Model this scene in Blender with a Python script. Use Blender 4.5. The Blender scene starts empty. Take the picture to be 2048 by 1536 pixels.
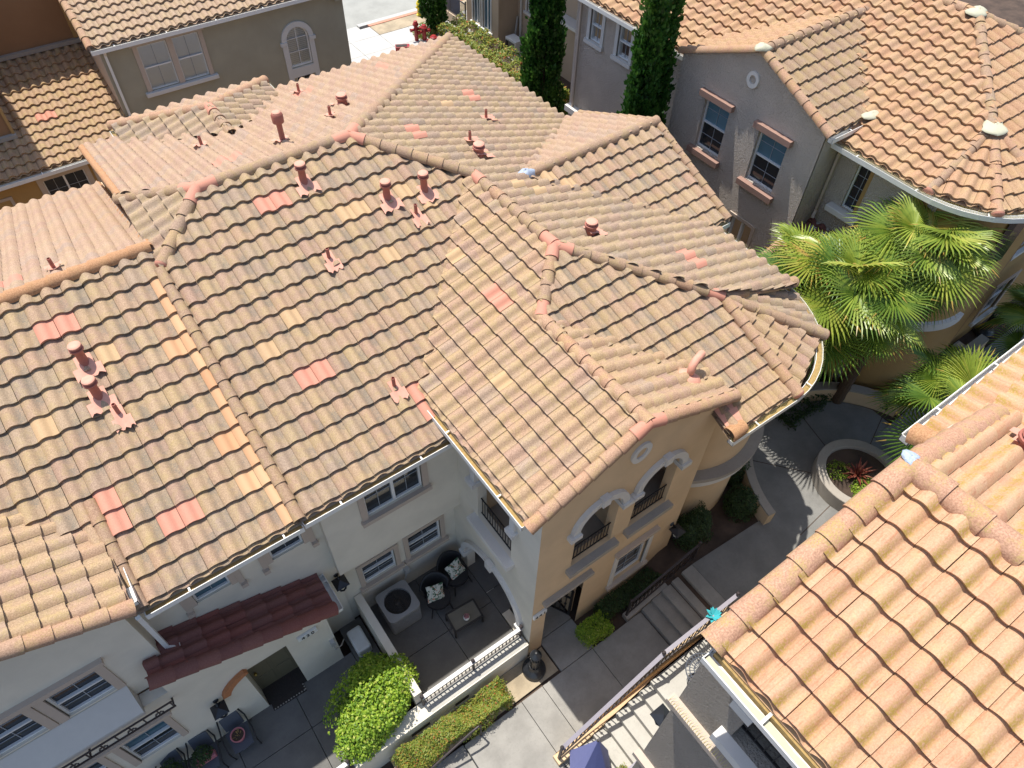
import bpy, bmesh, math, random
from mathutils import Vector, Matrix
random.seed(11)
SC = bpy.context.scene
COL = SC.collection
PI = math.pi
R = math.radians
ORG = {}
SL = 0.4167

# ------------------------------------------------------------------ materials
def mat_new(name):
    m = bpy.data.materials.new(name); m.use_nodes = True
    nt = m.node_tree; nt.nodes.clear()
    out = nt.nodes.new('ShaderNodeOutputMaterial')
    b = nt.nodes.new('ShaderNodeBsdfPrincipled')
    nt.links.new(b.outputs[0], out.inputs[0])
    return m, nt, b

def nd(nt, typ, **kw):
    n = nt.nodes.new(typ)
    for k, v in kw.items():
        if k.startswith('i_'):
            key = k[2:]
            key = int(key) if key.isdigit() else key
            n.inputs[key].default_value = v
        else: setattr(n, k, v)
    return n

def rgba(c): return (c[0], c[1], c[2], 1)

def ramp(nt, fac, stops, interp='LINEAR'):
    r = nt.nodes.new('ShaderNodeValToRGB'); r.color_ramp.interpolation = interp
    e = r.color_ramp.elements
    while len(e) > 1: e.remove(e[-1])
    e[0].position = stops[0][0]; e[0].color = rgba(stops[0][1])
    for p, c in stops[1:]:
        x = e.new(p); x.color = rgba(c)
    nt.links.new(fac, r.inputs[0]); return r.outputs[0]

def mixc(nt, fac, a, b, mode='MIX'):
    m = nt.nodes.new('ShaderNodeMix'); m.data_type = 'RGBA'; m.blend_type = mode
    for s, v in ((m.inputs[0], fac), (m.inputs[6], a), (m.inputs[7], b)):
        if hasattr(v, 'is_linked'): nt.links.new(v, s)
        elif isinstance(v, (int, float)): s.default_value = v
        else: s.default_value = rgba(v)
    return m.outputs[2]

def math_(nt, op, a, b=None, clamp=False):
    m = nt.nodes.new('ShaderNodeMath'); m.operation = op; m.use_clamp = clamp
    for i, v in enumerate((a, b)):
        if v is None: continue
        if hasattr(v, 'is_linked'): nt.links.new(v, m.inputs[i])
        else: m.inputs[i].default_value = v
    return m.outputs[0]

def noise(nt, scale, detail=3, rough=.55, vec=None, dist=0):
    n = nd(nt, 'ShaderNodeTexNoise'); n.inputs['Scale'].default_value = scale
    n.inputs['Detail'].default_value = detail; n.inputs['Roughness'].default_value = rough
    n.inputs['Distortion'].default_value = dist
    if vec is None:
        t = nd(nt, 'ShaderNodeTexCoord'); vec = t.outputs['Object']
    nt.links.new(vec, n.inputs['Vector'])
    return n.outputs['Fac']

def step(nt, val, lo, hi):
    m = nd(nt, 'ShaderNodeMapRange'); m.interpolation_type = 'SMOOTHSTEP'
    m.inputs[1].default_value = lo; m.inputs[2].default_value = hi
    nt.links.new(val, m.inputs[0]); return m.outputs[0]

def bump(nt, b, h, strength=.3, dist=.02):
    n = nd(nt, 'ShaderNodeBump'); n.inputs['Strength'].default_value = strength
    n.inputs['Distance'].default_value = dist
    nt.links.new(h, n.inputs['Height']); nt.links.new(n.outputs[0], b.inputs['Normal'])

def attr(nt, name):
    a = nd(nt, 'ShaderNodeAttribute', attribute_name=name); return a.outputs['Fac']

def simple(name, col, rough=.6, metal=0, var=.12, scale=8, bmp=0, bscale=80):
    m, nt, b = mat_new(name)
    f = noise(nt, scale, 4)
    c = mixc(nt, f, [x*(1-var) for x in col], [min(1, x*(1+var)) for x in col])
    nt.links.new(c, b.inputs['Base Color'])
    b.inputs['Roughness'].default_value = rough; b.inputs['Metallic'].default_value = metal
    if bmp: bump(nt, b, noise(nt, bscale, 3), bmp, .01)
    return m

def tile_mat(name, pal, lichen=(.42, .33, .10), lam=.5, grime=(.17, .15, .12), gam=.5, streak=0, band=0, grain=1):
    m, nt, b = mat_new(name)
    rnd = attr(nt, 'rnd'); kind = attr(nt, 'kind')
    pal = [(r*.83, g*.69, b*.60) for r, g, b in pal]; n = len(pal)
    c = ramp(nt, rnd, [(i/(n-1), p) for i, p in enumerate(pal)])
    big = noise(nt, .9, 3)
    c = mixc(nt, math_(nt, 'MULTIPLY', step(nt, big, .35, .7), .3), c, pal[0])
    uv = nd(nt, 'ShaderNodeUVMap').outputs[0]
    sep = nd(nt, 'ShaderNodeSeparateXYZ'); nt.links.new(uv, sep.inputs[0])
    u, v = sep.outputs[0], sep.outputs[1]
    tc = nd(nt, 'ShaderNodeTexCoord').outputs['Object']
    if streak:
        cmb = nd(nt, 'ShaderNodeCombineXYZ')
        nt.links.new(math_(nt, 'MULTIPLY', u, 6.0), cmb.inputs[0])
        nt.links.new(math_(nt, 'MULTIPLY', v, .7), cmb.inputs[1])
        nt.links.new(math_(nt, 'MULTIPLY', rnd, 37.0), cmb.inputs[2])
        s = noise(nt, 2.2, 3, vec=cmb.outputs[0])
        c = mixc(nt, math_(nt, 'MULTIPLY', step(nt, s, .5, .72), streak), c, (.50, .17, .07))
    # grain of the concrete, lichen and grime
    g1 = noise(nt, 55, 5, .7); g2 = noise(nt, 140, 2, .6)
    c = mixc(nt, step(nt, g1, .25, .8), mixc(nt, .55*grain, c, (0.06, .045, .035)), mixc(nt, .2*grain, c, (.8, .70, .56)))
    l1 = step(nt, noise(nt, 4.5, 4, .6), .44, .62); l2 = step(nt, noise(nt, 70, 2, .6), .38, .6)
    lm = math_(nt, 'MULTIPLY', math_(nt, 'MULTIPLY', l1, l2), lam)
    c = mixc(nt, lm, c, lichen)
    q1 = step(nt, noise(nt, 2.3, 4, .65), .42, .66)
    pan = step(nt, math_(nt, 'ABSOLUTE', math_(nt, 'SUBTRACT', u, .86)), .42, .08)
    gm = math_(nt, 'MULTIPLY', math_(nt, 'MULTIPLY', math_(nt, 'ADD', math_(nt, 'MULTIPLY', pan, .88), .12), step(nt, g2, .36, .6)), math_(nt, 'MULTIPLY', math_(nt, 'ADD', math_(nt, 'MULTIPLY', q1, .8), .35), gam))
    c = mixc(nt, gm, c, grime)
    if band:
        bm_ = step(nt, math_(nt, 'ABSOLUTE', math_(nt, 'SUBTRACT', u, .62)), .24, .04)
        vm = step(nt, math_(nt, 'ADD', v, math_(nt, 'MULTIPLY', g1, .8)), 1.35, .45)
        bb = math_(nt, 'MULTIPLY', math_(nt, 'MULTIPLY', bm_, vm), step(nt, noise(nt, 45, 3, .7), .36, .58))
        c = mixc(nt, math_(nt, 'MULTIPLY', bb, band), c, (.36, .25, .045))
    k1 = math_(nt, 'COMPARE', kind, 1.0); nt.nodes[-1].inputs[2].default_value = .1
    k2 = math_(nt, 'COMPARE', kind, 2.0); nt.nodes[-1].inputs[2].default_value = .1
    c = mixc(nt, math_(nt, 'MULTIPLY', k1, .85), c, mixc(nt, g1, (.54, .215, .15), (.62, .28, .195)))
    c = mixc(nt, math_(nt, 'MULTIPLY', k2, .7), c, mixc(nt, g1, (.48, .31, .16), (.57, .39, .21)))
    k3 = math_(nt, 'COMPARE', kind, 3.0); nt.nodes[-1].inputs[2].default_value = .1
    c = mixc(nt, k3, c, mixc(nt, rnd, (.50, .27, .14), (.56, .36, .20)))
    nt.links.new(c, b.inputs['Base Color']); b.inputs['Roughness'].default_value = .88
    bump(nt, b, g1, .35, .006)
    return m

def stucco(name, col, bstr=.5, bscale=55, var=.08, rough=.92, dist=.012):
    m, nt, b = mat_new(name)
    a = noise(nt, 1.1, 4, .6); f = noise(nt, 90, 3)
    c = mixc(nt, step(nt, a, .3, .75), [x*(1-var) for x in col], [x*(1+var*.6) for x in col])
    c = mixc(nt, math_(nt, 'MULTIPLY', f, .14), c, [x*.5 for x in col])
    nt.links.new(c, b.inputs['Base Color']); b.inputs['Roughness'].default_value = rough
    bump(nt, b, noise(nt, bscale, 4, .65), bstr, dist)
    return m

def concrete(name, col, var=.22):
    m, nt, b = mat_new(name)
    a = noise(nt, 1.3, 6, .65); f = noise(nt, 24, 4, .7); g = noise(nt, 160, 2)
    c = mixc(nt, step(nt, a, .3, .7), [x*(1-var) for x in col], [x*(1+var*.4) for x in col])
    c = mixc(nt, math_(nt, 'MULTIPLY', step(nt, f, .5, .75), .35), c, [x*.55 for x in col])
    c = mixc(nt, math_(nt, 'MULTIPLY', g, .2), c, [x*.6 for x in col])
    nt.links.new(c, b.inputs['Base Color']); b.inputs['Roughness'].default_value = .9
    bump(nt, b, f, .15, .01)
    return m

def leaf_mat(name, stops, rough=.5, trans=.35):
    m, nt, b = mat_new(name)
    c = ramp(nt, attr(nt, 'rnd'), stops)
    f = noise(nt, 3, 3)
    c = mixc(nt, math_(nt, 'MULTIPLY', f, .35), c, [x*.5 for x in stops[0][1]])
    nt.links.new(c, b.inputs['Base Color']); b.inputs['Roughness'].default_value = rough
    t = nd(nt, 'ShaderNodeBsdfTranslucent'); nt.links.new(c, t.inputs[0])
    mx = nd(nt, 'ShaderNodeMixShader'); mx.inputs[0].default_value = trans
    out = [n for n in nt.nodes if n.type == 'OUTPUT_MATERIAL'][0]
    nt.links.new(b.outputs[0], mx.inputs[1]); nt.links.new(t.outputs[0], mx.inputs[2])
    nt.links.new(mx.outputs[0], out.inputs[0])
    return m

def glass_mat(name, col=(.02, .025, .03)):
    m, nt, b = mat_new(name)
    f = noise(nt, .8, 2)
    c = mixc(nt, f, [x*.6 for x in col], [x*1.5 for x in col])
    nt.links.new(c, b.inputs['Base Color'])
    b.inputs['Roughness'].default_value = .06; b.inputs['Specular IOR Level'].default_value = .7
    return m

def clear_glass(name):
    m = bpy.data.materials.new(name); m.use_nodes = True
    nt = m.node_tree; nt.nodes.clear()
    out = nd(nt, 'ShaderNodeOutputMaterial'); mx = nd(nt, 'ShaderNodeMixShader')
    tr = nd(nt, 'ShaderNodeBsdfTransparent'); gl = nd(nt, 'ShaderNodeBsdfGlossy')
    tr.inputs[0].default_value = (.95, .98, 1, 1); gl.inputs['Roughness'].default_value = .03
    fr = nd(nt, 'ShaderNodeFresnel'); fr.inputs[0].default_value = 1.6
    nt.links.new(fr.outputs[0], mx.inputs[0]); nt.links.new(tr.outputs[0], mx.inputs[1])
    nt.links.new(gl.outputs[0], mx.inputs[2]); nt.links.new(mx.outputs[0], out.inputs[0])
    return m

M = {}
M['tile_m'] = tile_mat('tile_weathered_tan', [(.54, .41, .25), (.62, .47, .29), (.52, .35, .27), (.64, .51, .33), (.46, .38, .31), (.60, .41, .27), (.53, .44, .30), (.58, .39, .29), (.62, .49, .28)], lam=.35, gam=1.25, grime=(.175, .15, .115))
M['tile_g'] = tile_mat('tile_clean_tan', [(.58, .43, .26), (.62, .48, .28), (.55, .37, .28), (.64, .46, .25), (.52, .43, .35), (.60, .40, .27), (.60, .46, .27), (.54, .36, .30)], lam=.4, gam=.35)
M['tile_e'] = tile_mat('tile_greyed_tan', [(.46, .37, .25), (.54, .42, .28), (.57, .46, .31), (.49, .35, .26), (.42, .36, .30), (.58, .47, .33), (.52, .37, .29)], lam=.35, gam=.65)
M['tile_b'] = tile_mat('tile_pinkish', [(.58, .42, .30), (.62, .46, .33), (.55, .38, .30), (.64, .49, .35), (.50, .40, .35)], lam=.2, gam=.25)
M['tile_ur'] = tile_mat('tile_orange', [(.62, .39, .20), (.66, .45, .25), (.60, .34, .18), (.66, .49, .28), (.63, .38, .22), (.60, .43, .27)], lam=.25, gam=.2, streak=.25)
M['tile_ug'] = tile_mat('tile_brown', [(.44, .32, .19), (.49, .36, .21), (.42, .30, .21), (.51, .38, .24), (.46, .31, .19)], lam=.4, gam=.6)
M['tile_oh'] = tile_mat('tile_pale_tan', [(.58, .46, .33), (.62, .49, .34), (.54, .43, .32), (.62, .51, .37), (.56, .42, .30)], lam=.3, gam=.4)
M['tile_fl'] = tile_mat('tile_golden', [(.58, .40, .23), (.62, .44, .25), (.53, .37, .22), (.64, .47, .28), (.56, .39, .22)], lam=.5, gam=.4)
M['tile_lr'] = tile_mat('tile_peach', [(.68, .46, .30), (.72, .50, .32), (.64, .40, .26), (.74, .54, .36), (.66, .42, .28), (.72, .44, .27)], lam=.3, lichen=(.50, .40, .18), gam=.2, streak=.6, band=.95, grain=.55)
M['tile_dk'] = tile_mat('tile_dark_maroon', [(.23, .085, .075), (.29, .09, .075), (.20, .085, .085), (.25, .11, .10)], lam=0, gam=.35, grime=(.10, .06, .06), grain=.3)
M['cap'] = tile_mat('cap_brown', [(.50, .34, .21), (.46, .33, .23), (.54, .37, .23), (.43, .33, .25), (.56, .34, .20)], lam=.4, gam=.5)
M['cap_g'] = tile_mat('cap_peach', [(.60, .36, .22), (.63, .40, .26), (.58, .40, .28), (.63, .43, .28), (.60, .33, .19)], lam=.4, gam=.25)
M['cap_l'] = tile_mat('cap_terracotta', [(.70, .40, .25), (.72, .44, .29), (.68, .40, .27), (.72, .42, .25)], lam=.8, lichen=(.40, .30, .10), gam=.3)
M['cap_o'] = tile_mat('cap_orange', [(.64, .33, .12), (.66, .36, .15), (.62, .31, .12)], lam=.12, gam=.15)
M['terra'] = simple('painted_terracotta', (.64, .31, .22), .7, var=.2, scale=12, bmp=.2)
M['terra_d'] = simple('vent_terracotta', (.36, .12, .085), .6, var=.2, scale=14)
M['mastic'] = simple('pale_mastic', (.47, .455, .33), .7, var=.08, bmp=.3, bscale=30)
M['bluetape'] = simple('blue_grey_sealant', (.36, .42, .52), .6, var=.3, scale=40, bmp=.6, bscale=60)
M['st_cream'] = stucco('stucco_cream', (.74, .68, .56), .35)
M['st_tan'] = stucco('stucco_tan', (.70, .51, .31), .35)
M['st_olive'] = stucco('stucco_olive', (.38, .35, .26), .3)
M['st_brown'] = stucco('stucco_brown', (.30, .165, .08), .3)
M['st_ochre'] = stucco('stucco_ochre', (.44, .27, .10), .3)
M['st_ur'] = stucco('stucco_taupe', (.76, .66, .56), 1.0, 26, dist=.12)
M['st_lr'] = stucco('stucco_rough_taupe', (.50, .44, .37), 1.0, 26, dist=.12)
M['st_bh'] = stucco('stucco_warm_tan', (.50, .38, .27), .3)
M['trim'] = simple('trim_pale', (.64, .62, .58), .8, var=.06, bmp=.15)
M['trim_tan'] = simple('trim_taupe', (.50, .41, .33), .85, var=.06, bmp=.15)
M['trim_rough'] = stucco('trim_reddish', (.33, .20, .155), .8, 40)
M['white'] = simple('white_vinyl', (.78, .78, .76), .35, var=.04)
M['gutter'] = simple('white_gutter_paint', (.75, .74, .70), .35, var=.06)
M['debris'] = simple('gutter_debris', (.36, .24, .09), .95, var=.5, scale=18, bmp=.5)
M['spike'] = simple('bird_spike_plastic', (.55, .50, .22), .5, var=.3, scale=10)
M['glass'] = glass_mat('window_glass_dark'); M['glass_b'] = glass_mat('window_glass_blue_reflection', (.05, .11, .15))  # blue panes carry the reflected sky in their base colour
M['clear'] = clear_glass('window_glass_clear')
M['blind'] = simple('blind_white', (.84, .85, .83), .6, var=.05)
M['bar'] = simple('glazing_bar_grey', (.34, .37, .40), .4, var=.04); M['glass_t'] = glass_mat('window_glass_teal_reflection', (.10, .19, .235)); M['ac'] = simple('condenser_grey', (.27, .265, .255), .5, var=.08)  # teal panes have a sky reflection put into their colour
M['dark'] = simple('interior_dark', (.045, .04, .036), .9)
M['iron'] = simple('black_iron', (.022, .020, .020), .45, var=.3)
M['iron_b'] = simple('brown_iron', (.045, .035, .035), .45, var=.3)
M['rail_w'] = simple('grey_rail_paint', (.52, .50, .50), .4, var=.08)
M['conc'] = concrete('concrete_path', (.31, .295, .265)); M['conc_d'] = concrete('concrete_patio', (.15, .145, .135))
M['conc_w'] = concrete('concrete_pale', (.46, .44, .39), .12); M['rail_g'] = simple('lavender_rail_paint', (.27, .25, .28), .4, var=.08); M['conc_p'] = concrete('concrete_plaza_shaded', (.21, .205, .19)); M['asph'] = concrete('street_asphalt', (.34, .34, .31), .12)  # plaza concrete is a darker copy, with shade put into its colour
M['walk'] = concrete('sidewalk_concrete', (.50, .49, .46), .08)
M['kerb_red'] = simple('faded_red_kerb', (.55, .25, .17), .8, var=.15)
M['ledge'] = concrete('wall_cap_grey', (.38, .34, .29), .1)
M['ledge_b'] = simple('ledge_paint_cream', (.58, .55, .50), .8, var=.06); M['door'] = simple('door_olive', (.15, .13, .08), .5)
M['rubber'] = simple('doormat_dark', (.035, .028, .024), .95, var=.5, scale=30)
M['wicker'] = simple('chair_black', (.012, .012, .014), .55, var=.4, scale=30)
M['sling'] = simple('sling_blue_grey', (.075, .085, .105), .7, var=.15, scale=60)
M['steel'] = simple('grey_steel', (.42, .41, .385), .5, var=.06)
M['grille'] = simple('condenser_grille', (.16, .145, .11), .6, var=.2)
M['umb'] = simple('umbrella_blue', (.20, .22, .46), .8, var=.08)
M['red'] = simple('pipe_red', (.33, .03, .03), .4, var=.2); M['yellow'] = simple('hydrant_yellow', (.70, .55, .03), .5)
M['bluebin'] = simple('bin_blue', (.03, .06, .16), .5); M['teal'] = simple('teal_petals', (.05, .40, .44), .6)
M['pink'] = simple('pink_pot', (.50, .17, .19), .6); M['china'] = simple('white_china', (.72, .72, .68), .3)
M['lamp'] = simple('lamp_black', (.02, .022, .026), .35, var=.3); M['lens'] = simple('lamp_lens', (.7, .66, .52), .3)
M['brick'] = simple('brick_orange', (.42, .17, .07), .85, var=.3, scale=20, bmp=.3)
M['bark'] = simple('bark_brown', (.10, .065, .04), .95, var=.5, scale=20, bmp=.8, bscale=40)
M['soil'] = concrete('soil_mulch', (.085, .055, .038), .5); M['gravel'] = concrete('gravel_tan', (.42, .34, .23), .35)
M['cyp'] = leaf_mat('cypress_leaf', [(0, (.02, .07, .01)), (.5, (.05, .16, .02)), (1, (.13, .28, .04))], trans=.3)
M['bush'] = leaf_mat('bush_leaf', [(0, (.09, .20, .02)), (.45, (.30, .48, .035)), (.8, (.52, .66, .07)), (1, (.66, .68, .16))], trans=.4)
M['hedge'] = leaf_mat('hedge_leaf', [(0, (.02, .05, .012)), (.6, (.05, .10, .025)), (1, (.10, .16, .04))])
M['flow'] = leaf_mat('flower_hedge_leaf', [(0, (.08, .15, .02)), (.45, (.28, .36, .05)), (.75, (.45, .42, .08)), (.9, (.50, .30, .06)), (1, (.55, .14, .05))])
M['palm'] = leaf_mat('palm_leaf', [(0, (.05, .13, .03)), (.4, (.18, .31, .05)), (.75, (.43, .52, .08)), (.93, (.68, .66, .14)), (1, (.62, .42, .10))], .35, .35)
M['redleaf'] = leaf_mat('red_blade', [(0, (.22, .05, .04)), (.6, (.42, .10, .06)), (1, (.50, .22, .14))])
M['petal'] = leaf_mat('petal_pink', [(0, (.5, .2, .22)), (1, (.6, .3, .3))])

def cushion_mat():
    m, nt, b = mat_new('cushion_tropical_print')
    f = noise(nt, 7, 2, .5, dist=2.5); g = noise(nt, 11, 2, .5, dist=1.5)
    c = mixc(nt, step(nt, f, .50, .54), (.62, .60, .50), (.05, .12, .06))
    c = mixc(nt, step(nt, g, .60, .63), c, (.55, .16, .07))
    nt.links.new(c, b.inputs['Base Color']); b.inputs['Roughness'].default_value = .9
    return m
M['cushion'] = cushion_mat()

# ------------------------------------------------------------------ mesh builder
class MB:
    def __init__(s): s.v = []; s.f = []; s.r = []
    def add(s, vs, fs, r=None):
        o = len(s.v); s.v += [tuple(p) for p in vs]
        for f in fs: s.f.append(tuple(i+o for i in f)); s.r.append(0.5 if r is None else r)
        return s
    def hexa(s, P): return s.add(P, [(0, 3, 2, 1), (4, 5, 6, 7), (0, 1, 5, 4), (1, 2, 6, 5), (2, 3, 7, 6), (3, 0, 4, 7)])
    def box(s, x0, x1, y0, y1, z0, z1):
        return s.hexa([(x0, y0, z0), (x1, y0, z0), (x1, y1, z0), (x0, y1, z0), (x0, y0, z1), (x1, y0, z1), (x1, y1, z1), (x0, y1, z1)])
    def fbox(s, F, u0, u1, n0, n1, z0, z1):
        P = [F(u0, n0, z0), F(u1, n0, z0), F(u1, n1, z0), F(u0, n1, z0), F(u0, n0, z1), F(u1, n0, z1), F(u1, n1, z1), F(u0, n1, z1)]
        return s.hexa(P)
    def prism(s, pts, z0, z1):
        n = len(pts)
        z0f = z0 if callable(z0) else (lambda x, y: z0)
        z1f = z1 if callable(z1) else (lambda x, y: z1)
        vs = [(x, y, z0f(x, y)) for x, y in pts]+[(x, y, z1f(x, y)) for x, y in pts]
        return s.add(vs, [tuple(range(n))[::-1], tuple(range(n, 2*n))]+[(i, (i+1) % n, n+(i+1) % n, n+i) for i in range(n)])
    def tube(s, pts, r, seg=8, r1=None, cap=True):
        pts = [Vector(p) for p in pts]; n = len(pts); vs = []
        for i, p in enumerate(pts):
            d = (pts[min(i+1, n-1)]-pts[max(i-1, 0)]).normalized()
            a = d.cross(Vector((0, 0, 1)))
            if a.length < 1e-3: a = Vector((1, 0, 0))
            a.normalize(); b = a.cross(d)
            rr = r if r1 is None else r+(r1-r)*i/(n-1)
            for k in range(seg):
                t = 2*PI*k/seg; vs.append(p+a*rr*math.cos(t)+b*rr*math.sin(t))
        fs = [(i*seg+k, i*seg+(k+1) % seg, (i+1)*seg+(k+1) % seg, (i+1)*seg+k) for i in range(n-1) for k in range(seg)]
        if cap: fs += [tuple(range(seg))[::-1], tuple(range((n-1)*seg, n*seg))]
        return s.add(vs, fs)
    def bar(s, a, b, w, h=None):
        a = Vector(a); b = Vector(b); h = h or w; d = (b-a).normalized()
        x = d.cross(Vector((0, 0, 1)))
        if x.length < 1e-3: x = Vector((1, 0, 0))
        x.normalize(); y = x.cross(d)
        P = []
        for p in (a, b):
            for sx, sy in ((-1, -1), (1, -1), (1, 1), (-1, 1)): P.append(p+x*sx*w/2+y*sy*h/2)
        return s.hexa(P)
    def lathe(s, c, prof, seg=24, axis=None):
        c = Vector(c); vs = []; n = len(prof)
        ax = Vector(axis).normalized() if axis else Vector((0, 0, 1))
        a = ax.cross(Vector((0, 1, 0))) if abs(ax.y) < .9 else ax.cross(Vector((1, 0, 0)))
        a.normalize(); b = ax.cross(a)
        for r, z in prof:
            for k in range(seg):
                t = 2*PI*k/seg; vs.append(c+ax*z+(a*math.cos(t)+b*math.sin(t))*r)
        fs = [(i*seg+k, i*seg+(k+1) % seg, (i+1)*seg+(k+1) % seg, (i+1)*seg+k) for i in range(n-1) for k in range(seg)]
        fs += [tuple(range(seg))[::-1], tuple(range((n-1)*seg, n*seg))]
        return s.add(vs, fs)
    def build(s, name, mat, parent=None, smooth=False, bevel=0, fixn=False):
        me = bpy.data.meshes.new(name)
        o = Vector(ORG.get(parent.name, (0, 0, 0))) if parent else Vector((0, 0, 0))
        me.from_pydata([(p[0]-o.x, p[1]-o.y, p[2]-o.z) for p in s.v], [], s.f)
        a = me.attributes.new('rnd', 'FLOAT', 'FACE'); a.data.foreach_set('value', s.r)
        if smooth: me.polygons.foreach_set('use_smooth', [True]*len(s.f))
        if fixn:
            bm = bmesh.new(); bm.from_mesh(me); bmesh.ops.recalc_face_normals(bm, faces=bm.faces); bm.to_mesh(me); bm.free()
        me.materials.append(mat)
        ob = bpy.data.objects.new(name, me); COL.objects.link(ob)
        if parent: ob.parent = parent; ORG[ob.name] = tuple(o)
        if bevel:
            md = ob.modifiers.new('bevel', 'BEVEL'); md.width = bevel; md.segments = 2; md.limit_method = 'ANGLE'
        if smooth and not bevel:
            try: me.set_sharp_from_angle(angle=R(40))
            except Exception: pass
        return ob

def tag(o, label=None, cat=None, group=None, kind=None):
    if label: o['label'] = label
    if cat: o['category'] = cat
    if group: o['group'] = group
    if kind: o['kind'] = kind
    return o

def thing(name, label, cat, loc=(0, 0, 0), group=None):
    o = bpy.data.objects.new(name, None); COL.objects.link(o); o.location = loc
    o.empty_display_size = .2; ORG[o.name] = tuple(loc)
    return tag(o, label, cat, group)

def dup(root, loc, rotz=0, label=None):
    kids = {}
    for x in bpy.data.objects:
        if x.parent: kids.setdefault(x.parent.name, []).append(x)
    def cp(o, par):
        c = o.copy(); COL.objects.link(c)
        if par: c.parent = par
        for k in kids.get(o.name, []): cp(k, c)
        return c
    r = cp(root, None); r.location = loc; r.rotation_euler = (0, 0, rotz)
    if label: r['label'] = label
    return r

def frame(O, U, N):
    O = Vector(O); U = Vector(U).normalized(); N = Vector(N).normalized(); Z = Vector((0, 0, 1))
    f = lambda u, n, z: tuple(O+U*u+N*n+Z*z)
    f.N = N
    return f
def FX(y, s=-1): return frame((0, y, 0), (1, 0, 0), (0, s, 0))      # wall in the x direction facing -Y (s=-1): u is x
def FY(x, s=-1): return frame((x, 0, 0), (0, 1, 0), (s, 0, 0))      # wall in the y direction facing -X: u is y

def wall(parent, F, outline, mat, holes=(), depth=.12, name='wall'):
    bm = bmesh.new(); es = []
    loops = [outline]+list(holes)
    for L in loops:
        vs = [bm.verts.new(F(u, 0, z)) for u, z in L]
        for i in range(len(vs)): es.append(bm.edges.new((vs[i], vs[(i+1) % len(vs)])))
    bmesh.ops.triangle_fill(bm, use_beauty=True, use_dissolve=False, edges=es, normal=F.N)
    for f in bm.faces:
        f.normal_update()
        if f.normal.dot(F.N) < 0: f.normal_flip()
    for L in holes:
        a = [bm.verts.new(F(u, 0, z)) for u, z in L]; b = [bm.verts.new(F(u, -depth, z)) for u, z in L]
        for i in range(len(L)):
            j = (i+1) % len(L); bm.faces.new((a[i], a[j], b[j], b[i]))
    o = Vector(ORG.get(parent.name, (0, 0, 0)))
    bmesh.ops.translate(bm, verts=bm.verts, vec=-o)
    me = bpy.data.meshes.new(name); bm.to_mesh(me); bm.free(); me.materials.append(mat)
    ob = bpy.data.objects.new(name, me); COL.objects.link(ob); ob.parent = parent; ORG[ob.name] = tuple(o)
    return ob

def rect(u0, u1, z0, z1): return [(u0, z0), (u1, z0), (u1, z1), (u0, z1)]
def archloop(u0, u1, z0, zs, n=14):
    c = (u0+u1)/2; r = (u1-u0)/2
    return [(u0, z0), (u1, z0)]+[(c+r*math.cos(PI*i/n), zs+r*math.sin(PI*i/n)) for i in range(n+1)]

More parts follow.
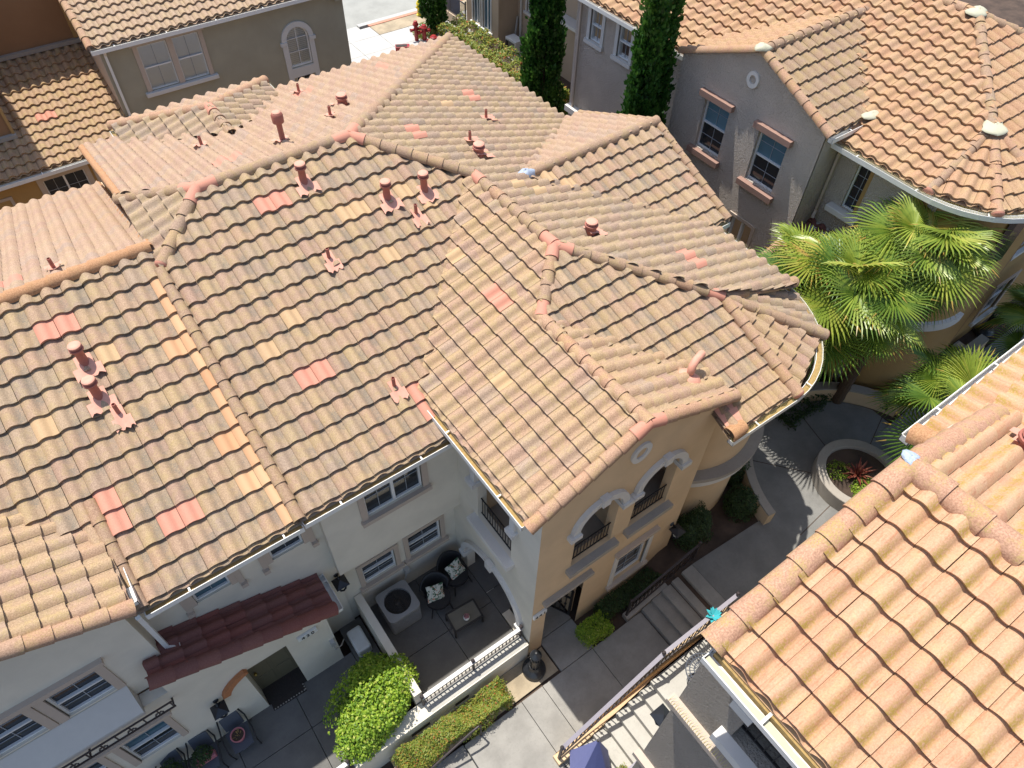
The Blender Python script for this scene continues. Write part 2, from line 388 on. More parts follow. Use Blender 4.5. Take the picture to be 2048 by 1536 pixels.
def window(parent, F, u0, u1, z0, z1, cols=2, rows=2, split='H', trim=None, tw=.09, sill=None, depth=.10, glass='glass', blind=None, hood=None, frame_mat='white', sillw=.1, label=None):
    fw = .036; m = MB(); d0, d1 = -depth+.005, -depth+.05
    m.fbox(F, u0, u0+fw, d0, d1, z0, z1); m.fbox(F, u1-fw, u1, d0, d1, z0, z1)
    m.fbox(F, u0+fw, u1-fw, d0, d1, z0, z0+fw); m.fbox(F, u0+fw, u1-fw, d0, d1, z1-fw, z1)
    cu, cz = (u0+u1)/2, (z0+z1)/2
    if split == 'H': m.fbox(F, u0+fw, u1-fw, d0, d1+.012, cz-.02, cz+.02)
    if split == 'V': m.fbox(F, cu-.03, cu+.03, d0, d1+.012, z0+fw, z1-fw)
    bw = .006; gb = MB()
    for i in range(1, cols):
        u = u0+(u1-u0)*i/cols
        if split == 'V' and abs(u-cu) < .03: continue
        gb.fbox(F, u-bw, u+bw, d0-.001, d0+.012, z0+fw, z1-fw)
    for i in range(1, rows):
        z = z0+(z1-z0)*i/rows
        if split == 'H' and abs(z-cz) < .03: continue
        gb.fbox(F, u0+fw, u1-fw, d0-.002, d0+.010, z-bw, z+bw)
    w = m.build('window', M[frame_mat], parent)
    if gb.v: gb.build('glazing_bars', M['bar'], w)
    if label: w['label'] = label
    if blind:
        MB().add([F(u0, -depth, z0), F(u1, -depth, z0), F(u1, -depth, z1), F(u0, -depth, z1)], [(0, 1, 2, 3)]).build('pane', M['clear'], w)
        b = MB(); zb0 = z0+(z1-z0)*(1-blind); z = z1-.03
        while z > zb0:
            P = [F(u0+.01, -depth-.03, z), F(u1-.01, -depth-.03, z), F(u1-.01, -depth-.012, z-.038), F(u0+.01, -depth-.012, z-.038)]
            b.add(P, [(0, 1, 2, 3)]); z -= .042
        b.build('blind', M['blind'], w)
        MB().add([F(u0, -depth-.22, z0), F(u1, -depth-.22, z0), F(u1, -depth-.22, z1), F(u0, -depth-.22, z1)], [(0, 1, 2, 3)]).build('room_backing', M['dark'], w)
    else:
        for za, zb, gm in (((z0, cz, 'glass'), (cz, z1, glass)) if split == 'H' else ((z0, z1, glass),)):
            MB().add([F(u0, -depth, za), F(u1, -depth, za), F(u1, -depth, zb), F(u0, -depth, zb)], [(0, 1, 2, 3)]).build('pane', M[gm], w)
    if trim:
        t = MB(); p = .035
        t.fbox(F, u0-tw, u0, -.03, p, z0, z1); t.fbox(F, u1, u1+tw, -.03, p, z0, z1)
        t.fbox(F, u0-tw, u1+tw, -.03, p, z1, z1+tw)
        t.build('trim', M[trim], w)
    if hood:
        MB().fbox(F, u0-.16, u1+.16, -.02, .11, z1+tw*(1 if trim else 0)+.002, z1+tw*(1 if trim else 0)+.13).build('lintel', M[hood], w)
    if sill:
        MB().fbox(F, u0-.16, u1+.16, -depth+.02, sillw, z0-.12, z0-.003).build('sill', M[sill], w)
    return w
# ------------------------------------------------------------------ roofs
def ccw(p):
    a = sum(p[i][0]*p[(i+1) % len(p)][1]-p[(i+1) % len(p)][0]*p[i][1] for i in range(len(p)))
    return p if a > 0 else p[::-1]

def roof(parent, O, U, Vd, S, poly, mat, w=.325, e=.36, spec=(), name='roof', pn=9, amp=.074, label=None, off=0):
    """rows of overlapping S tiles on a plane through O, rising along Vd; clipped in plan to the convex polygon."""
    poly = ccw([tuple(p) for p in poly])
    O = Vector(O); U3 = Vector((U[0], U[1], 0)).normalized(); V3 = Vector((Vd[0], Vd[1], 0)).normalized()
    k = math.sqrt(1+S*S); Nn = Vector((-S*V3.x, -S*V3.y, 1))/k; Vs = V3+Vector((0, 0, S))
    us = [(p[0]-O.x)*U3.x+(p[1]-O.y)*U3.y for p in poly]; vs_ = [(p[0]-O.x)*V3.x+(p[1]-O.y)*V3.y for p in poly]
    dv = e/k
    specs = [(((x-O.x)*U3.x+(y-O.y)*U3.y)/w+off, ((x-O.x)*V3.x+(y-O.y)*V3.y)/dv, kd) for x, y, kd in spec]
    sp = {(math.floor(a), math.floor(b)): kd for a, b, kd in specs}
    ts = [.70*i/(pn-2) for i in range(pn-1)]+[.77, .85, .93, 1.0]
    def ph(t):
        if t <= .70: return .004+amp*(math.sin(PI*min(1, t/.70))**.9 if 0 < t < .699 else 0)
        return .004-.010*math.sin(PI*(t-.70)/.30)
    hs = [ph(t) for t in ts]; n = len(ts)
    V_, F_, rn, kd_, sm, uv = [], [], [], [], [], []
    rnd = random.Random(hash((round(O.x, 1), round(O.y, 1))) & 0xffff)
    edges = []
    for i in range(len(poly)):
        a, b = Vector(poly[i]), Vector(poly[(i+1) % len(poly)]); d = (b-a).normalized(); edges.append((a, Vector((d.y, -d.x))))
    i0, i1 = math.floor(min(vs_)/dv)-1, math.ceil(max(vs_)/dv)+1
    j0, j1 = math.floor(min(us)/w+off)-1, math.ceil(max(us)/w+off)+1
    for i in range(max(i0, -60), i1):
        for j in range(j0, j1):
            u0 = (j-off)*w; v0 = i*dv
            c = O+U3*(u0+w/2)+V3*(v0+dv/2); c2 = Vector((c.x, c.y))
            if any((c2-a).dot(nn) > .45 for a, nn in edges): continue
            r = rnd.random(); kd = sp.get((j, i), 0)
            jh = rnd.uniform(-.004, .004)+(.012 if kd == 1 else 0); jv = rnd.uniform(-.006, .006); ju = rnd.uniform(-.003, .003)
            jt = rnd.uniform(-.004, .004)
            def pt(t, v, h): return O+U3*(u0+ju+t*w*.984)+Vs*(v0+v)+Nn*h
            b0 = len(V_)
            for q, h in zip(ts, hs): V_.append(pt(q, jv, h+.066+jh+jt*(q-.5)))
            for q, h in zip(ts, hs): V_.append(pt(q, dv*.55, h+.032+jh+jt*(q-.5)))
            for q, h in zip(ts, hs): V_.append(pt(q, dv*1.12, h-.002+jh))
            for q, h in zip(ts, hs): V_.append(pt(q, jv, h+.066+jh+jt*(q-.5)))      # nose
            for q, h in zip(ts, hs): V_.append(pt(q, jv+.006, h+.004+jh))
            V_.append(pt(0, jv, -.0+.070+jh-.02)); V_.append(pt(0, dv*.95, .004+jh-.02)); V_.append(pt(0, jv, -.0+.070+jh)); V_.append(pt(0, dv*.95, .004+jh))
            def face(ix, s, uvs):
                F_.append(tuple(b0+x for x in ix)); rn.append(r); kd_.append(kd); sm.append(s); uv.extend(uvs)
            for q in range(n-1):
                a, b = ts[q], ts[q+1]
                face((q, q+1, n+q+1, n+q), True, [(a, 0), (b, 0), (b, .55), (a, .55)])
                face((n+q, n+q+1, 2*n+q+1, 2*n+q), True, [(a, .55), (b, .55), (b, 1), (a, 1)])
                face((4*n+q, 4*n+q+1, 3*n+q+1, 3*n+q), False, [(a, 0), (b, 0), (b, 0), (a, 0)])
            face((5*n+1, 5*n, 5*n+2, 5*n+3), False, [(0, 1), (0, 0), (0, 0), (0, 1)])
    b0 = len(V_)                                                     # battens / deck below the tiles
    for x, y in poly:
        v = (x-O.x)*V3.x+(y-O.y)*V3.y; V_.append(Vector((x, y, O.z+S*v-.015)))
    F_.append(tuple(range(b0, b0+len(poly)))); rn.append(.5); kd_.append(0); sm.append(False); uv.extend([(.5, .5)]*len(poly))
    me = bpy.data.meshes.new(name); o = Vector(ORG.get(parent.name, (0, 0, 0)))
    me.from_pydata([tuple(p-o) for p in V_], [], F_)
    l = me.uv_layers.new(name='UVMap'); l.data.foreach_set('uv', [c for p in uv for c in p])
    me.attributes.new('rnd', 'FLOAT', 'FACE').data.foreach_set('value', rn)
    me.attributes.new('kind', 'FLOAT', 'FACE').data.foreach_set('value', [float(x) for x in kd_])
    me.polygons.foreach_set('use_smooth', sm)
    bm = bmesh.new(); bm.from_mesh(me)
    for a, nn in edges:
        bmesh.ops.bisect_plane(bm, geom=bm.verts[:]+bm.edges[:]+bm.faces[:], plane_co=(a.x-o.x, a.y-o.y, 0), plane_no=(nn.x, nn.y, 0), clear_outer=True)
    bm.to_mesh(me); bm.free(); me.materials.append(M[mat])
    ob = bpy.data.objects.new(name, me); COL.objects.link(ob); ob.parent = parent; ORG[ob.name] = tuple(o)
    if label: ob['label'] = label
    ob['_pl'] = [O.x, O.y, O.z, V3.x, V3.y, S]
    return ob

def zat(rf, x, y):
    p = rf['_pl']; return p[2]+p[5]*((x-p[0])*p[3]+(y-p[1])*p[4])

def caps(parent, p0, p1, mat='cap', r=.125, L=.34, name='ridge_cap', endcap=False, arc=100, lift=.03, reds=(), up=None):
    """barrel cap tiles from the lower end p0 to the upper end p1, each lapping the one below."""
    p0 = Vector(p0); p1 = Vector(p1); d = (p1-p0); T = d.length; d.normalize()
    upv = Vector(up) if up else Vector((0, 0, 1)); s = d.cross(upv).normalized(); u = s.cross(d)
    n = max(1, round(T/L)); L = T/n; seg = 12
    V_, F_, rn, kd, sm = [], [], [], [], []
    rnd = random.Random(int(p0.x*131+p0.y*17+p1.x*7) & 0xffff)
    for i in range(n):
        a = p0+d*(i*L)+u*(lift+.012+rnd.uniform(-.004, .004))+s*rnd.uniform(-.006, .006); b = p0+d*(i*L+L*1.1)+u*lift+s*rnd.uniform(-.004, .004)
        rr = rnd.random(); k = 1 if i in reds or (i-n) in reds else 0; b0 = len(V_)
        for c, q in ((a, r*1.10), (b, r*.92), (a, r*1.10), (a+d*.004, r*.84)):
            for t in range(seg+1):
                an = R(-arc+2*arc*t/seg); V_.append(c+s*q*math.sin(an)+u*q*(math.cos(an)-.35))
        m = seg+1
        for t in range(seg):
            F_.append((b0+t, b0+t+1, b0+m+t+1, b0+m+t)); sm.append(True)
            F_.append((b0+3*m+t, b0+3*m+t+1, b0+2*m+t+1, b0+2*m+t)); sm.append(False)
            rn += [rr, rr]; kd += [k, k]
        if endcap and i == 0:
            b1 = len(V_)
            for kx in range(5):
                ph_ = R(90*kx/4); q = r*1.07*math.cos(ph_)
                for t in range(seg+1):
                    an = R(-arc+2*arc*t/seg); V_.append(a-d*(.07*math.sin(ph_))+s*q*math.sin(an)+u*(q*math.cos(an)-r*.37))
            for kx in range(4):
                for t in range(seg):
                    F_.append((b1+kx*m+t, b1+(kx+1)*m+t, b1+(kx+1)*m+t+1, b1+kx*m+t+1)); sm.append(True); rn.append(rr); kd.append(1)
    me = bpy.data.meshes.new(name); o = Vector(ORG.get(parent.name, (0, 0, 0)))
    me.from_pydata([tuple(p-o) for p in V_], [], F_)
    me.uv_layers.new(name='UVMap')
    for q in me.uv_layers[0].data: q.uv = (.1, .5)
    me.attributes.new('rnd', 'FLOAT', 'FACE').data.foreach_set('value', rn)
    me.attributes.new('kind', 'FLOAT', 'FACE').data.foreach_set('value', [float(x) for x in kd])
    me.polygons.foreach_set('use_smooth', sm); me.materials.append(M[mat])
    ob = bpy.data.objects.new(name, me); COL.objects.link(ob); ob.parent = parent; ORG[ob.name] = tuple(o)
    return ob

def blob(parent, c, rx, ry, rz, mat, name, seed=0, n=14):
    rnd = random.Random(seed); m = MB(); vs = []; fs = []
    ph = [rnd.uniform(0, 6) for _ in range(6)]
    for i in range(8):
        t = PI/2*i/7
        for j in range(n):
            a = 2*PI*j/n; q = 1+.16*math.sin(2*a+ph[0])+.10*math.sin(3*a+ph[1])+.07*math.sin(5*a+ph[2]+t*3)
            vs.append((c[0]+rx*q*math.cos(a)*math.cos(t), c[1]+ry*q*math.sin(a)*math.cos(t), c[2]+rz*math.sin(t)*(1+.12*math.sin(a*2+ph[3]))))
    for i in range(7):
        for j in range(n): fs.append((i*n+j, i*n+(j+1) % n, (i+1)*n+(j+1) % n, (i+1)*n+j))
    return m.add(vs, fs).build(name, M[mat], parent, smooth=True)

def gutter(parent, pts, inward, debris=True, mat='gutter', spikes=False, straps=1.6, w=.125, hd=.11):
    """open trough along pts (outer lip); inward is a point on the roof side."""
    prof = [(-.012, .012), (-.012, -hd), (w, -hd), (w, -.01), (w-.012, -.01), (w-.012, .01-hd), (0, .01-hd), (0, .012)]
    P = [Vector(p) for p in pts]; n = len(P); I = Vector(inward); ns = []
    for i in range(n):
        d = (P[min(i+1, n-1)]-P[max(i-1, 0)]); d.z = 0; d.normalize(); q = Vector((-d.y, d.x, 0))
        if q.dot(I-P[i]) < 0: q = -q
        ns.append(q)
    m = MB(); vs = [P[i]+ns[i]*a+Vector((0, 0, b)) for i in range(n) for a, b in prof]; k = len(prof)
    fs = [(i*k+j, i*k+(j+1) % k, (i+1)*k+(j+1) % k, (i+1)*k+j) for i in range(n-1) for j in range(k)]
    fs += [tuple(range(k)), tuple(range((n-1)*k, n*k))]
    m.add(vs, fs)
    for e_, sg in ((0, 1), (n-1, -1)):
        d = (P[1]-P[0]).normalized() if e_ == 0 else (P[-1]-P[-2]).normalized()
        a = P[e_]; q = ns[e_]
        m.hexa([a+q*x+Vector((0, 0, z))+d*y*sg for z in (-hd, .0) for x, y in ((-.011, 0), (w-.001, 0), (w-.001, .01), (-.011, .01))])
    T = 0
    if straps:
        nxt = .7
        for i in range(n-1):
            L = (P[i+1]-P[i]).length
            while nxt < T+L:
                c = P[i].lerp(P[i+1], (nxt-T)/L); m.bar(c+Vector((0, 0, .016)), c+ns[i]*w+Vector((0, 0, .02)), .03, .008); nxt += straps
            T += L
    g = m.build('gutter', M[mat], parent, fixn=True)
    if debris:
        vs = []
        for i in range(n): vs += [P[i]+ns[i]*.002+Vector((0, 0, -.055+.01*random.random())), P[i]+ns[i]*(w-.014)+Vector((0, 0, -.035))]
        MB().add(vs, [(2*i, 2*i+2, 2*i+3, 2*i+1) for i in range(n-1)]).build('debris', M['debris'], g)
    if spikes: spike_row(g, P, ns)
    return g

def spike_row(parent, P, ns, off=.03, h=.09):
    s = MB(); rnd = random.Random(5)
    for i in range(len(P)-1):
        L = (P[i+1]-P[i]).length; k = int(L/.035)
        for j in range(k):
            c = P[i].lerp(P[i+1], j/k)
            for sg in (-1, 0, 1):
                b = c+ns[i]*off; t = b+Vector((0, 0, h))+ns[i]*(sg*.075)+(P[i+1]-P[i]).normalized()*rnd.uniform(-.02, .02)
                d = (P[i+1]-P[i]).normalized()*.0035
                s.add([b-d, b+d, t], [(0, 1, 2)])
    return s.build('bird_spikes', M['spike'], parent)

def downspout(parent, pts, mat='gutter'):
    m = MB()
    for a, b in zip(pts[:-1], pts[1:]): m.bar(a, b, .075, .06)
    return m.build('downspout', M[mat], parent)

def vent(parent, rf, x, y, typ):
    z = zat(rf, x, y); p = rf['_pl']; dn = Vector((-p[3], -p[4], -p[5])).normalized(); sd = Vector((-p[4], p[3], 0))
    c = Vector((x, y, z))
    m = MB()
    if typ == 'cap':
        m.lathe(c, [(.105, -.05), (.10, .10), (.078, .13), (.07, .38), (.085, .40), (.115, .41), (.115, .44), (.075, .45), (.075, .47), (.11, .48), (.10, .505), (.02, .515)], 16)
    elif typ == 'tall':
        m.lathe(c, [(.10, -.05), (.085, .08), (.06, .12), (.06, .52), (.12, .54), (.125, .70), (.10, .74), (.02, .76)], 16)
    elif typ == 'low':
        m.lathe(c, [(.13, -.05), (.115, .12), (.105, .22), (.14, .24), (.14, .27), (.10, .28), (.10, .295), (.125, .30), (.11, .325), (.02, .335)], 18)
    elif typ == 'thin':
        m.lathe(c, [(.06, -.05), (.05, .06), (.036, .09), (.034, .34), (.026, .345), (.024, .28)], 12)
    v = m.build('vent_pipe', M['terra_d'], parent, smooth=True)
    if typ != 'thin':
        hz = {'cap': .513, 'tall': .757, 'low': .333}[typ]; q = {'cap': .10, 'tall': .085, 'low': .115}[typ]
        MB().lathe(c+Vector((0, 0, hz-.012)), [(q*1.06, 0), (q*1.06, .016), (q*.9, .03), (q*.5, .034)], 16).build('cap', M['terra'], v, smooth=True)
    f = MB(); wd = {'thin': .17, 'tall': .2}.get(typ, .25); N = sd.cross(dn); N = N if N.z > 0 else -N
    vs = []; nu, nv = 10, 4
    for b in range(nv+1):
        for a in range(nu+1):
            s_ = -wd*.9+1.8*wd*a/nu; t_ = -.16+.42*b/nv
            irr = .03*math.sin(a*1.9+x*5) if b == nv else 0
            h = .095+.03*abs(math.sin((s_/.3)*PI))+(.02 if abs(s_) < .1 and b < 3 else 0)
            vs.append(c+sd*s_+dn*(t_+irr)+N*h)
    fs = [(b*(nu+1)+a, b*(nu+1)+a+1, (b+1)*(nu+1)+a+1, (b+1)*(nu+1)+a) for a in range(nu) for b in range(nv) if not (abs(a-nu/2+.5) > 3 and b < 2)]
    f.add(vs, fs).build('flashing', M['terra'], v, smooth=True)
    return v

# ------------------------------------------------------------------ plants
def leaves(name, parent, mat, shells, n, size, seed=1, up=.3, flat=.0, aspect=.5):
    """leaf-sized faces spread through ellipsoids (centre, radii, weight)."""
    rnd = random.Random(seed); m = MB(); tot = sum(s[2] for s in shells)
    for c, rr, wgt in shells:
        lob = [(Vector((rnd.gauss(0, 1), rnd.gauss(0, 1), rnd.gauss(0, .8))).normalized(), rnd.uniform(.75, 1.12)) for _ in range(26)]
        for _ in range(int(n*wgt/tot)):
            d = Vector((rnd.gauss(0, 1), rnd.gauss(0, 1), rnd.gauss(0, 1))).normalized()
            if d.z < -.3 and rnd.random() < .6: continue
            best = max(lob, key=lambda l: l[0].dot(d)); k = best[1]*(rnd.uniform(.62, 1.02) if rnd.random() < .7 else rnd.uniform(.9, 1.07))
            k *= .86+.14*best[0].dot(d)
            p = Vector(c)+Vector((d.x*rr[0]*k, d.y*rr[1]*k, d.z*rr[2]*k))
            nrm = (d+Vector((rnd.uniform(-.9, .9), rnd.uniform(-.9, .9), rnd.uniform(-.6, .9)+up))).normalized()
            t = nrm.cross(Vector((rnd.uniform(-1, 1), rnd.uniform(-1, 1), rnd.uniform(-1, 1)))).normalized(); b = nrm.cross(t)
            s = size*rnd.uniform(.6, 1.3); wd = s*aspect
            m.add([p-t*s*.5, p+b*wd*.5-nrm*s*.1, p+t*s*.5, p-b*wd*.5-nrm*s*.1], [(0, 1, 2), (0, 2, 3)], min(1, max(0, rnd.gauss(.5, .24))))
    return m.build(name, M[mat], parent)

def boxhedge(name, parent, mat, x0, x1, y0, y1, z0, z1, n, size, seed=1, rough=.08, aspect=.5):
    rnd = random.Random(seed); m = MB()
    for _ in range(n):
        f = rnd.random(); x = rnd.uniform(x0, x1); y = rnd.uniform(y0, y1); z = rnd.uniform(z0, z1)
        bumpz = rough*(math.sin(x*5.3+seed)+math.sin(y*6.1+x*2.2)+math.sin(x*13+y*9)*.6)
        if f < .55: z = z1+bumpz+rnd.uniform(-.12, .03); d = Vector((0, 0, 1))
        elif f < .7: y = y0+rnd.uniform(-.03, .1)+bumpz*.6; d = Vector((0, -1, .2))
        elif f < .85: x = x0+rnd.uniform(-.03, .1)+bumpz*.5; d = Vector((-1, 0, .2))
        elif f < .93: x = x1-rnd.uniform(-.03, .1)-bumpz*.5; d = Vector((1, 0, .2))
        else: y = y1-rnd.uniform(-.03, .1); d = Vector((0, 1, .2))
        p = Vector((x, y, z)); nrm = (d+Vector((rnd.uniform(-.9, .9), rnd.uniform(-.9, .9), rnd.uniform(-.5, .8)))).normalized()
        t = nrm.cross(Vector((rnd.uniform(-1, 1), rnd.uniform(-1, 1), rnd.uniform(-1, 1)))).normalized(); b = nrm.cross(t)
        s = size*rnd.uniform(.6, 1.35)
        m.add([p-t*s*.5, p+b*s*aspect*.5-nrm*s*.1, p+t*s*.5, p-b*s*aspect*.5-nrm*s*.1], [(0, 1, 2), (0, 2, 3)], min(1, max(0, rnd.gauss(.5, .26))))
    return m.build(name, M[mat], parent)

def bush(name, label, cat, c, r, mat, n, size, shells=None, group=None, seed=1, stem=True, aspect=.5, up=.3):
    t = thing(name, label, cat, (c[0], c[1], c[2]-r[2]), group)
    leaves('foliage', t, mat, shells or [(c, r, 1)], n, size, seed, aspect=aspect, up=up)
    s = MB(); rnd = random.Random(seed)
    for _ in range(7):
        a = rnd.uniform(0, 6.28); q = rnd.uniform(.2, .7)
        s.tube([(c[0], c[1], c[2]-r[2]), (c[0]+q*.4*r[0]*math.cos(a), c[1]+q*.4*r[1]*math.sin(a), c[2]-r[2]*.3), (c[0]+q*r[0]*math.cos(a), c[1]+q*r[1]*math.sin(a), c[2]+r[2]*.4)], .02, 6, r1=.005)
    s.build('stem', M['bark'], t)
    return t

def cypress(label, x, y, z0, z1, r, seed, tops=1, lean=0):
    t = thing('cypress_tree', label, 'tree', (x, y, z0), 'tall column cypress trees')
    tr = MB(); tr.tube([(x, y, z0), (x+lean*.2, y, z0+(z1-z0)*.5), (x+lean*.5, y, z1-.5)], .14, 10, r1=.02); tr.build('trunk', M['bark'], t)
    rnd = random.Random(seed); m = MB(); H = z1-z0
    nplume = int(150*H)
    for _ in range(nplume):
        f = rnd.random()**.9; zc = z0+.25+f*(H-.6); prof = min(1, (f+.03)*9)*(1-.72*max(0, f-.12)/.88)
        br = rnd.choice([-1, 1])*(.38*r if tops == 2 and f > .38 else 0)
        a = rnd.uniform(0, 2*PI); lump = 1+.16*math.sin(a*3+zc*1.7+seed)+.12*math.sin(a*2-zc*2.9)
        rad = r*prof*lump*rnd.uniform(.55, 1.0)*(.62 if br else 1)
        c = Vector((x+lean*f+rad*math.cos(a)+br, y+rad*math.sin(a)+br*.3, zc))
        out = Vector((math.cos(a), math.sin(a), 0)); L = rnd.uniform(.28, .6); tone = min(1, max(0, rnd.gauss(.45, .2)))
        for _k in range(24):
            g = rnd.random(); q = c+out*(g*.10+rnd.uniform(-.05, .05))+Vector((rnd.gauss(0, .055)*(1.2-g), rnd.gauss(0, .055)*(1.2-g), g*L))
            d = (Vector((0, 0, 1))+out*rnd.uniform(.0, .7)+Vector((rnd.uniform(-.5, .5), rnd.uniform(-.5, .5), 0))).normalized()
            s = rnd.uniform(.09, .19); sd = d.cross(Vector((rnd.uniform(-1, 1), rnd.uniform(-1, 1), .1))).normalized()*s*.30
            m.add([q, q+d*s*.5+sd, q+d*s, q+d*s*.5-sd], [(0, 1, 2, 3)], min(1, max(0, tone+rnd.uniform(-.2, .2))))
    m.build('crown', M['cyp'], t)
    return t

def palm(label, base, top, nleaf, seed, pl=.75, fan=.62, elmin=-45, azr=(0, 360), droop=.25):
    t = thing('fan_palm', label, 'palm tree', base, 'fan palms of the courtyard')
    rnd = random.Random(seed); top = Vector(top); b = Vector(base)
    tr = MB(); pts = [b.lerp(top, i/10) for i in range(11)]
    prof = [(.16+.015*(i % 2), i/30*(top-b).length) for i in range(31)]
    vs = MB().lathe(b, prof, 12).v
    ax = (top-b)
    tr.lathe(b, prof, 12, axis=ax); tr.build('trunk', M['bark'], t)
    m = MB(); pm = MB()
    for i in range(nleaf):
        f = i/(nleaf-1); el = R(85+(elmin-85)*f**.9+rnd.uniform(-8, 8)); az = R(rnd.uniform(*azr)) if azr != (0, 360) else i*2.39996+rnd.uniform(-.2, .2)
        d = Vector((math.cos(az)*math.cos(el), math.sin(az)*math.cos(el), math.sin(el)))
        side = Vector((-math.sin(az), math.cos(az), 0)); upn = side.cross(d)*-1
        if upn.z < 0: upn = -upn
        L = pl*rnd.uniform(.75, 1.15)*(.6+.4*min(1, f*3)); hub = top+d*L-Vector((0, 0, .12*f*L))
        pm.tube([top, top+d*L*.5+Vector((0, 0, .03)), hub], .014, 5, r1=.009)
        fe = R(math.degrees(el)*.42-14+rnd.uniform(-16, 16)); hd = Vector((math.cos(az), math.sin(az), 0))
        fd = (hd*math.cos(fe)+Vector((0, 0, math.sin(fe)))).normalized()
        ns = 46; FR = fan*rnd.uniform(.72, 1.12); tone = min(.9, max(.1, rnd.gauss(.66-.30*f, .13))); dr = droop*rnd.uniform(.3, 1.3)*(.5+f)
        roll = rnd.uniform(-.45, .45); fn = side.cross(fd); fn = fn if fn.z > 0 else -fn
        sd0 = (side*math.cos(roll)+fn*math.sin(roll)).normalized(); fn = fd.cross(sd0); fn = fn if fn.z > 0 else -fn
        for k in range(ns):
            th = R(-158+316*k/(ns-1)); q = FR*(.80+.2*math.cos(th*.5))*rnd.uniform(.9, 1.06)
            dd = fd*math.cos(th)+sd0*math.sin(th); sd = fd*-math.sin(th)+sd0*math.cos(th)
            cup = .12*math.sin(abs(th))+.05
            A = hub; B = hub+dd*q*.40+fn*(cup*q*.55); Cc = hub+dd*q*.80+fn*(cup*q*.8)-Vector((0, 0, dr*q*.16)); T = hub+dd*q*1.03+fn*(cup*q*.6)-Vector((0, 0, dr*q*.5))+sd*rnd.uniform(-.02, .02)
            wm = q*.40*math.tan(R(316/(ns-1))/2)*.98
            r_ = min(1, max(0, tone+rnd.uniform(-.16, .16))); r2 = 1.0 if rnd.random() < .06+.2*f*f else r_
            rid = fn*.016
            m.add([A, B+sd*wm-rid, Cc+sd*wm*.72-rid*.6, T, B+rid, Cc+rid*.6], [(0, 1, 4), (1, 2, 5, 4)], r_); m.add([Cc+sd*wm*.72-rid*.6, T, Cc+rid*.6, Cc-sd*wm*.72-rid*.6], [(0, 1, 2), (2, 1, 3)], r2)
            m.add([A, B-sd*wm-rid, Cc-sd*wm*.72-rid*.6, T, B+rid, Cc+rid*.6], [(0, 4, 1), (1, 4, 5, 2)], min(1, r_+.1))
    m.build('crown', M['palm'], t); pm.build('leaf_stalks', M['palm'], t)
    return t

def railing(parent, p0, p1, h, mat='iron', n=None, topw=.05, knob=True, posts=(0, 1), gap=.12, z_lo=.08, spiral=False):
    """rail with pickets between two base points."""
    p0 = Vector(p0); p1 = Vector(p1); Z = Vector((0, 0, 1)); L = (p1-p0).length
    MB().bar(p0+Z*h, p1+Z*h, .085 if mat in ('rail_w', 'rail_g') else topw, .035).build('top_rail', M[mat], parent)
    MB().bar(p0+Z*z_lo, p1+Z*z_lo, .03, .02).build('bottom_rail', M['iron_b' if mat in ('rail_w', 'rail_g') else mat], parent)
    n = n or int(L/gap); m = MB()
    for i in range(1, n):
        c = p0.lerp(p1, i/n); m.bar(c+Z*z_lo, c+Z*h, .02)
        if knob and i % 2: m.lathe(c+Z*((h+z_lo)/2), [(.008, -.035), (.03, 0), (.008, .035)], 8)
    m.build('pickets', M['iron_b' if mat in ('rail_w', 'rail_g') else mat], parent)
    for q in posts:
        c = p0.lerp(p1, q); m = MB().bar(c, c+Z*(h+.06), .05); m.lathe(c+Z*(h+.06), [(.02, 0), (.045, .03), (.03, .07), (.004, .085)], 10)
        m.build('post', M['iron_b' if mat in ('rail_w', 'rail_g') else mat], parent)
# ------------------------------------------------------------------ camera, light, world
cam = bpy.data.cameras.new('camera'); cam.sensor_width = 36; cam.lens = 25.452; cam.clip_end = 2000; cam.clip_start = .1
co = bpy.data.objects.new('camera', cam); COL.objects.link(co); SC.camera = co
Rr = ((0.8110772537376785, -0.5845256345666668, 0.021987974071768113), (-0.4404703111775321, -0.6350593518333884, -0.6345750740614736), (0.3848890664081189, 0.5050043585786087, -0.7725483831942791))
mw = Matrix.Identity(4)
for i in range(3):
    mw[i][0] = Rr[0][i]; mw[i][1] = -Rr[1][i]; mw[i][2] = -Rr[2][i]
mw[2][3] = 16.4
co.matrix_world = mw
sun = bpy.data.lights.new('sun', 'SUN'); sun.energy = 4.7; sun.angle = R(.53); sun.color = (1, .955, .88)
so = bpy.data.objects.new('sun', sun); COL.objects.link(so)
LD = Vector((.07, -.295, -1)).normalized()
so.rotation_euler = LD.to_track_quat('-Z', 'Y').to_euler(); so.location = (0, 10, 40)
W = bpy.data.worlds.new('World'); SC.world = W; W.use_nodes = True
nt = W.node_tree; bg = nt.nodes['Background']; sky = nt.nodes.new('ShaderNodeTexSky'); sky.sky_type = 'NISHITA'
sky.sun_disc = False; sky.sun_elevation = math.asin(-LD.z); sky.sun_rotation = math.atan2(-LD.x, -LD.y); sky.dust_density = 1.5; sky.ozone_density = .8
nt.links.new(sky.outputs[0], bg.inputs[0]); bg.inputs[1].default_value = .15
SC.view_settings.view_transform = 'Standard'; SC.view_settings.look = 'None'; SC.view_settings.exposure = .36; SC.view_settings.gamma = 1

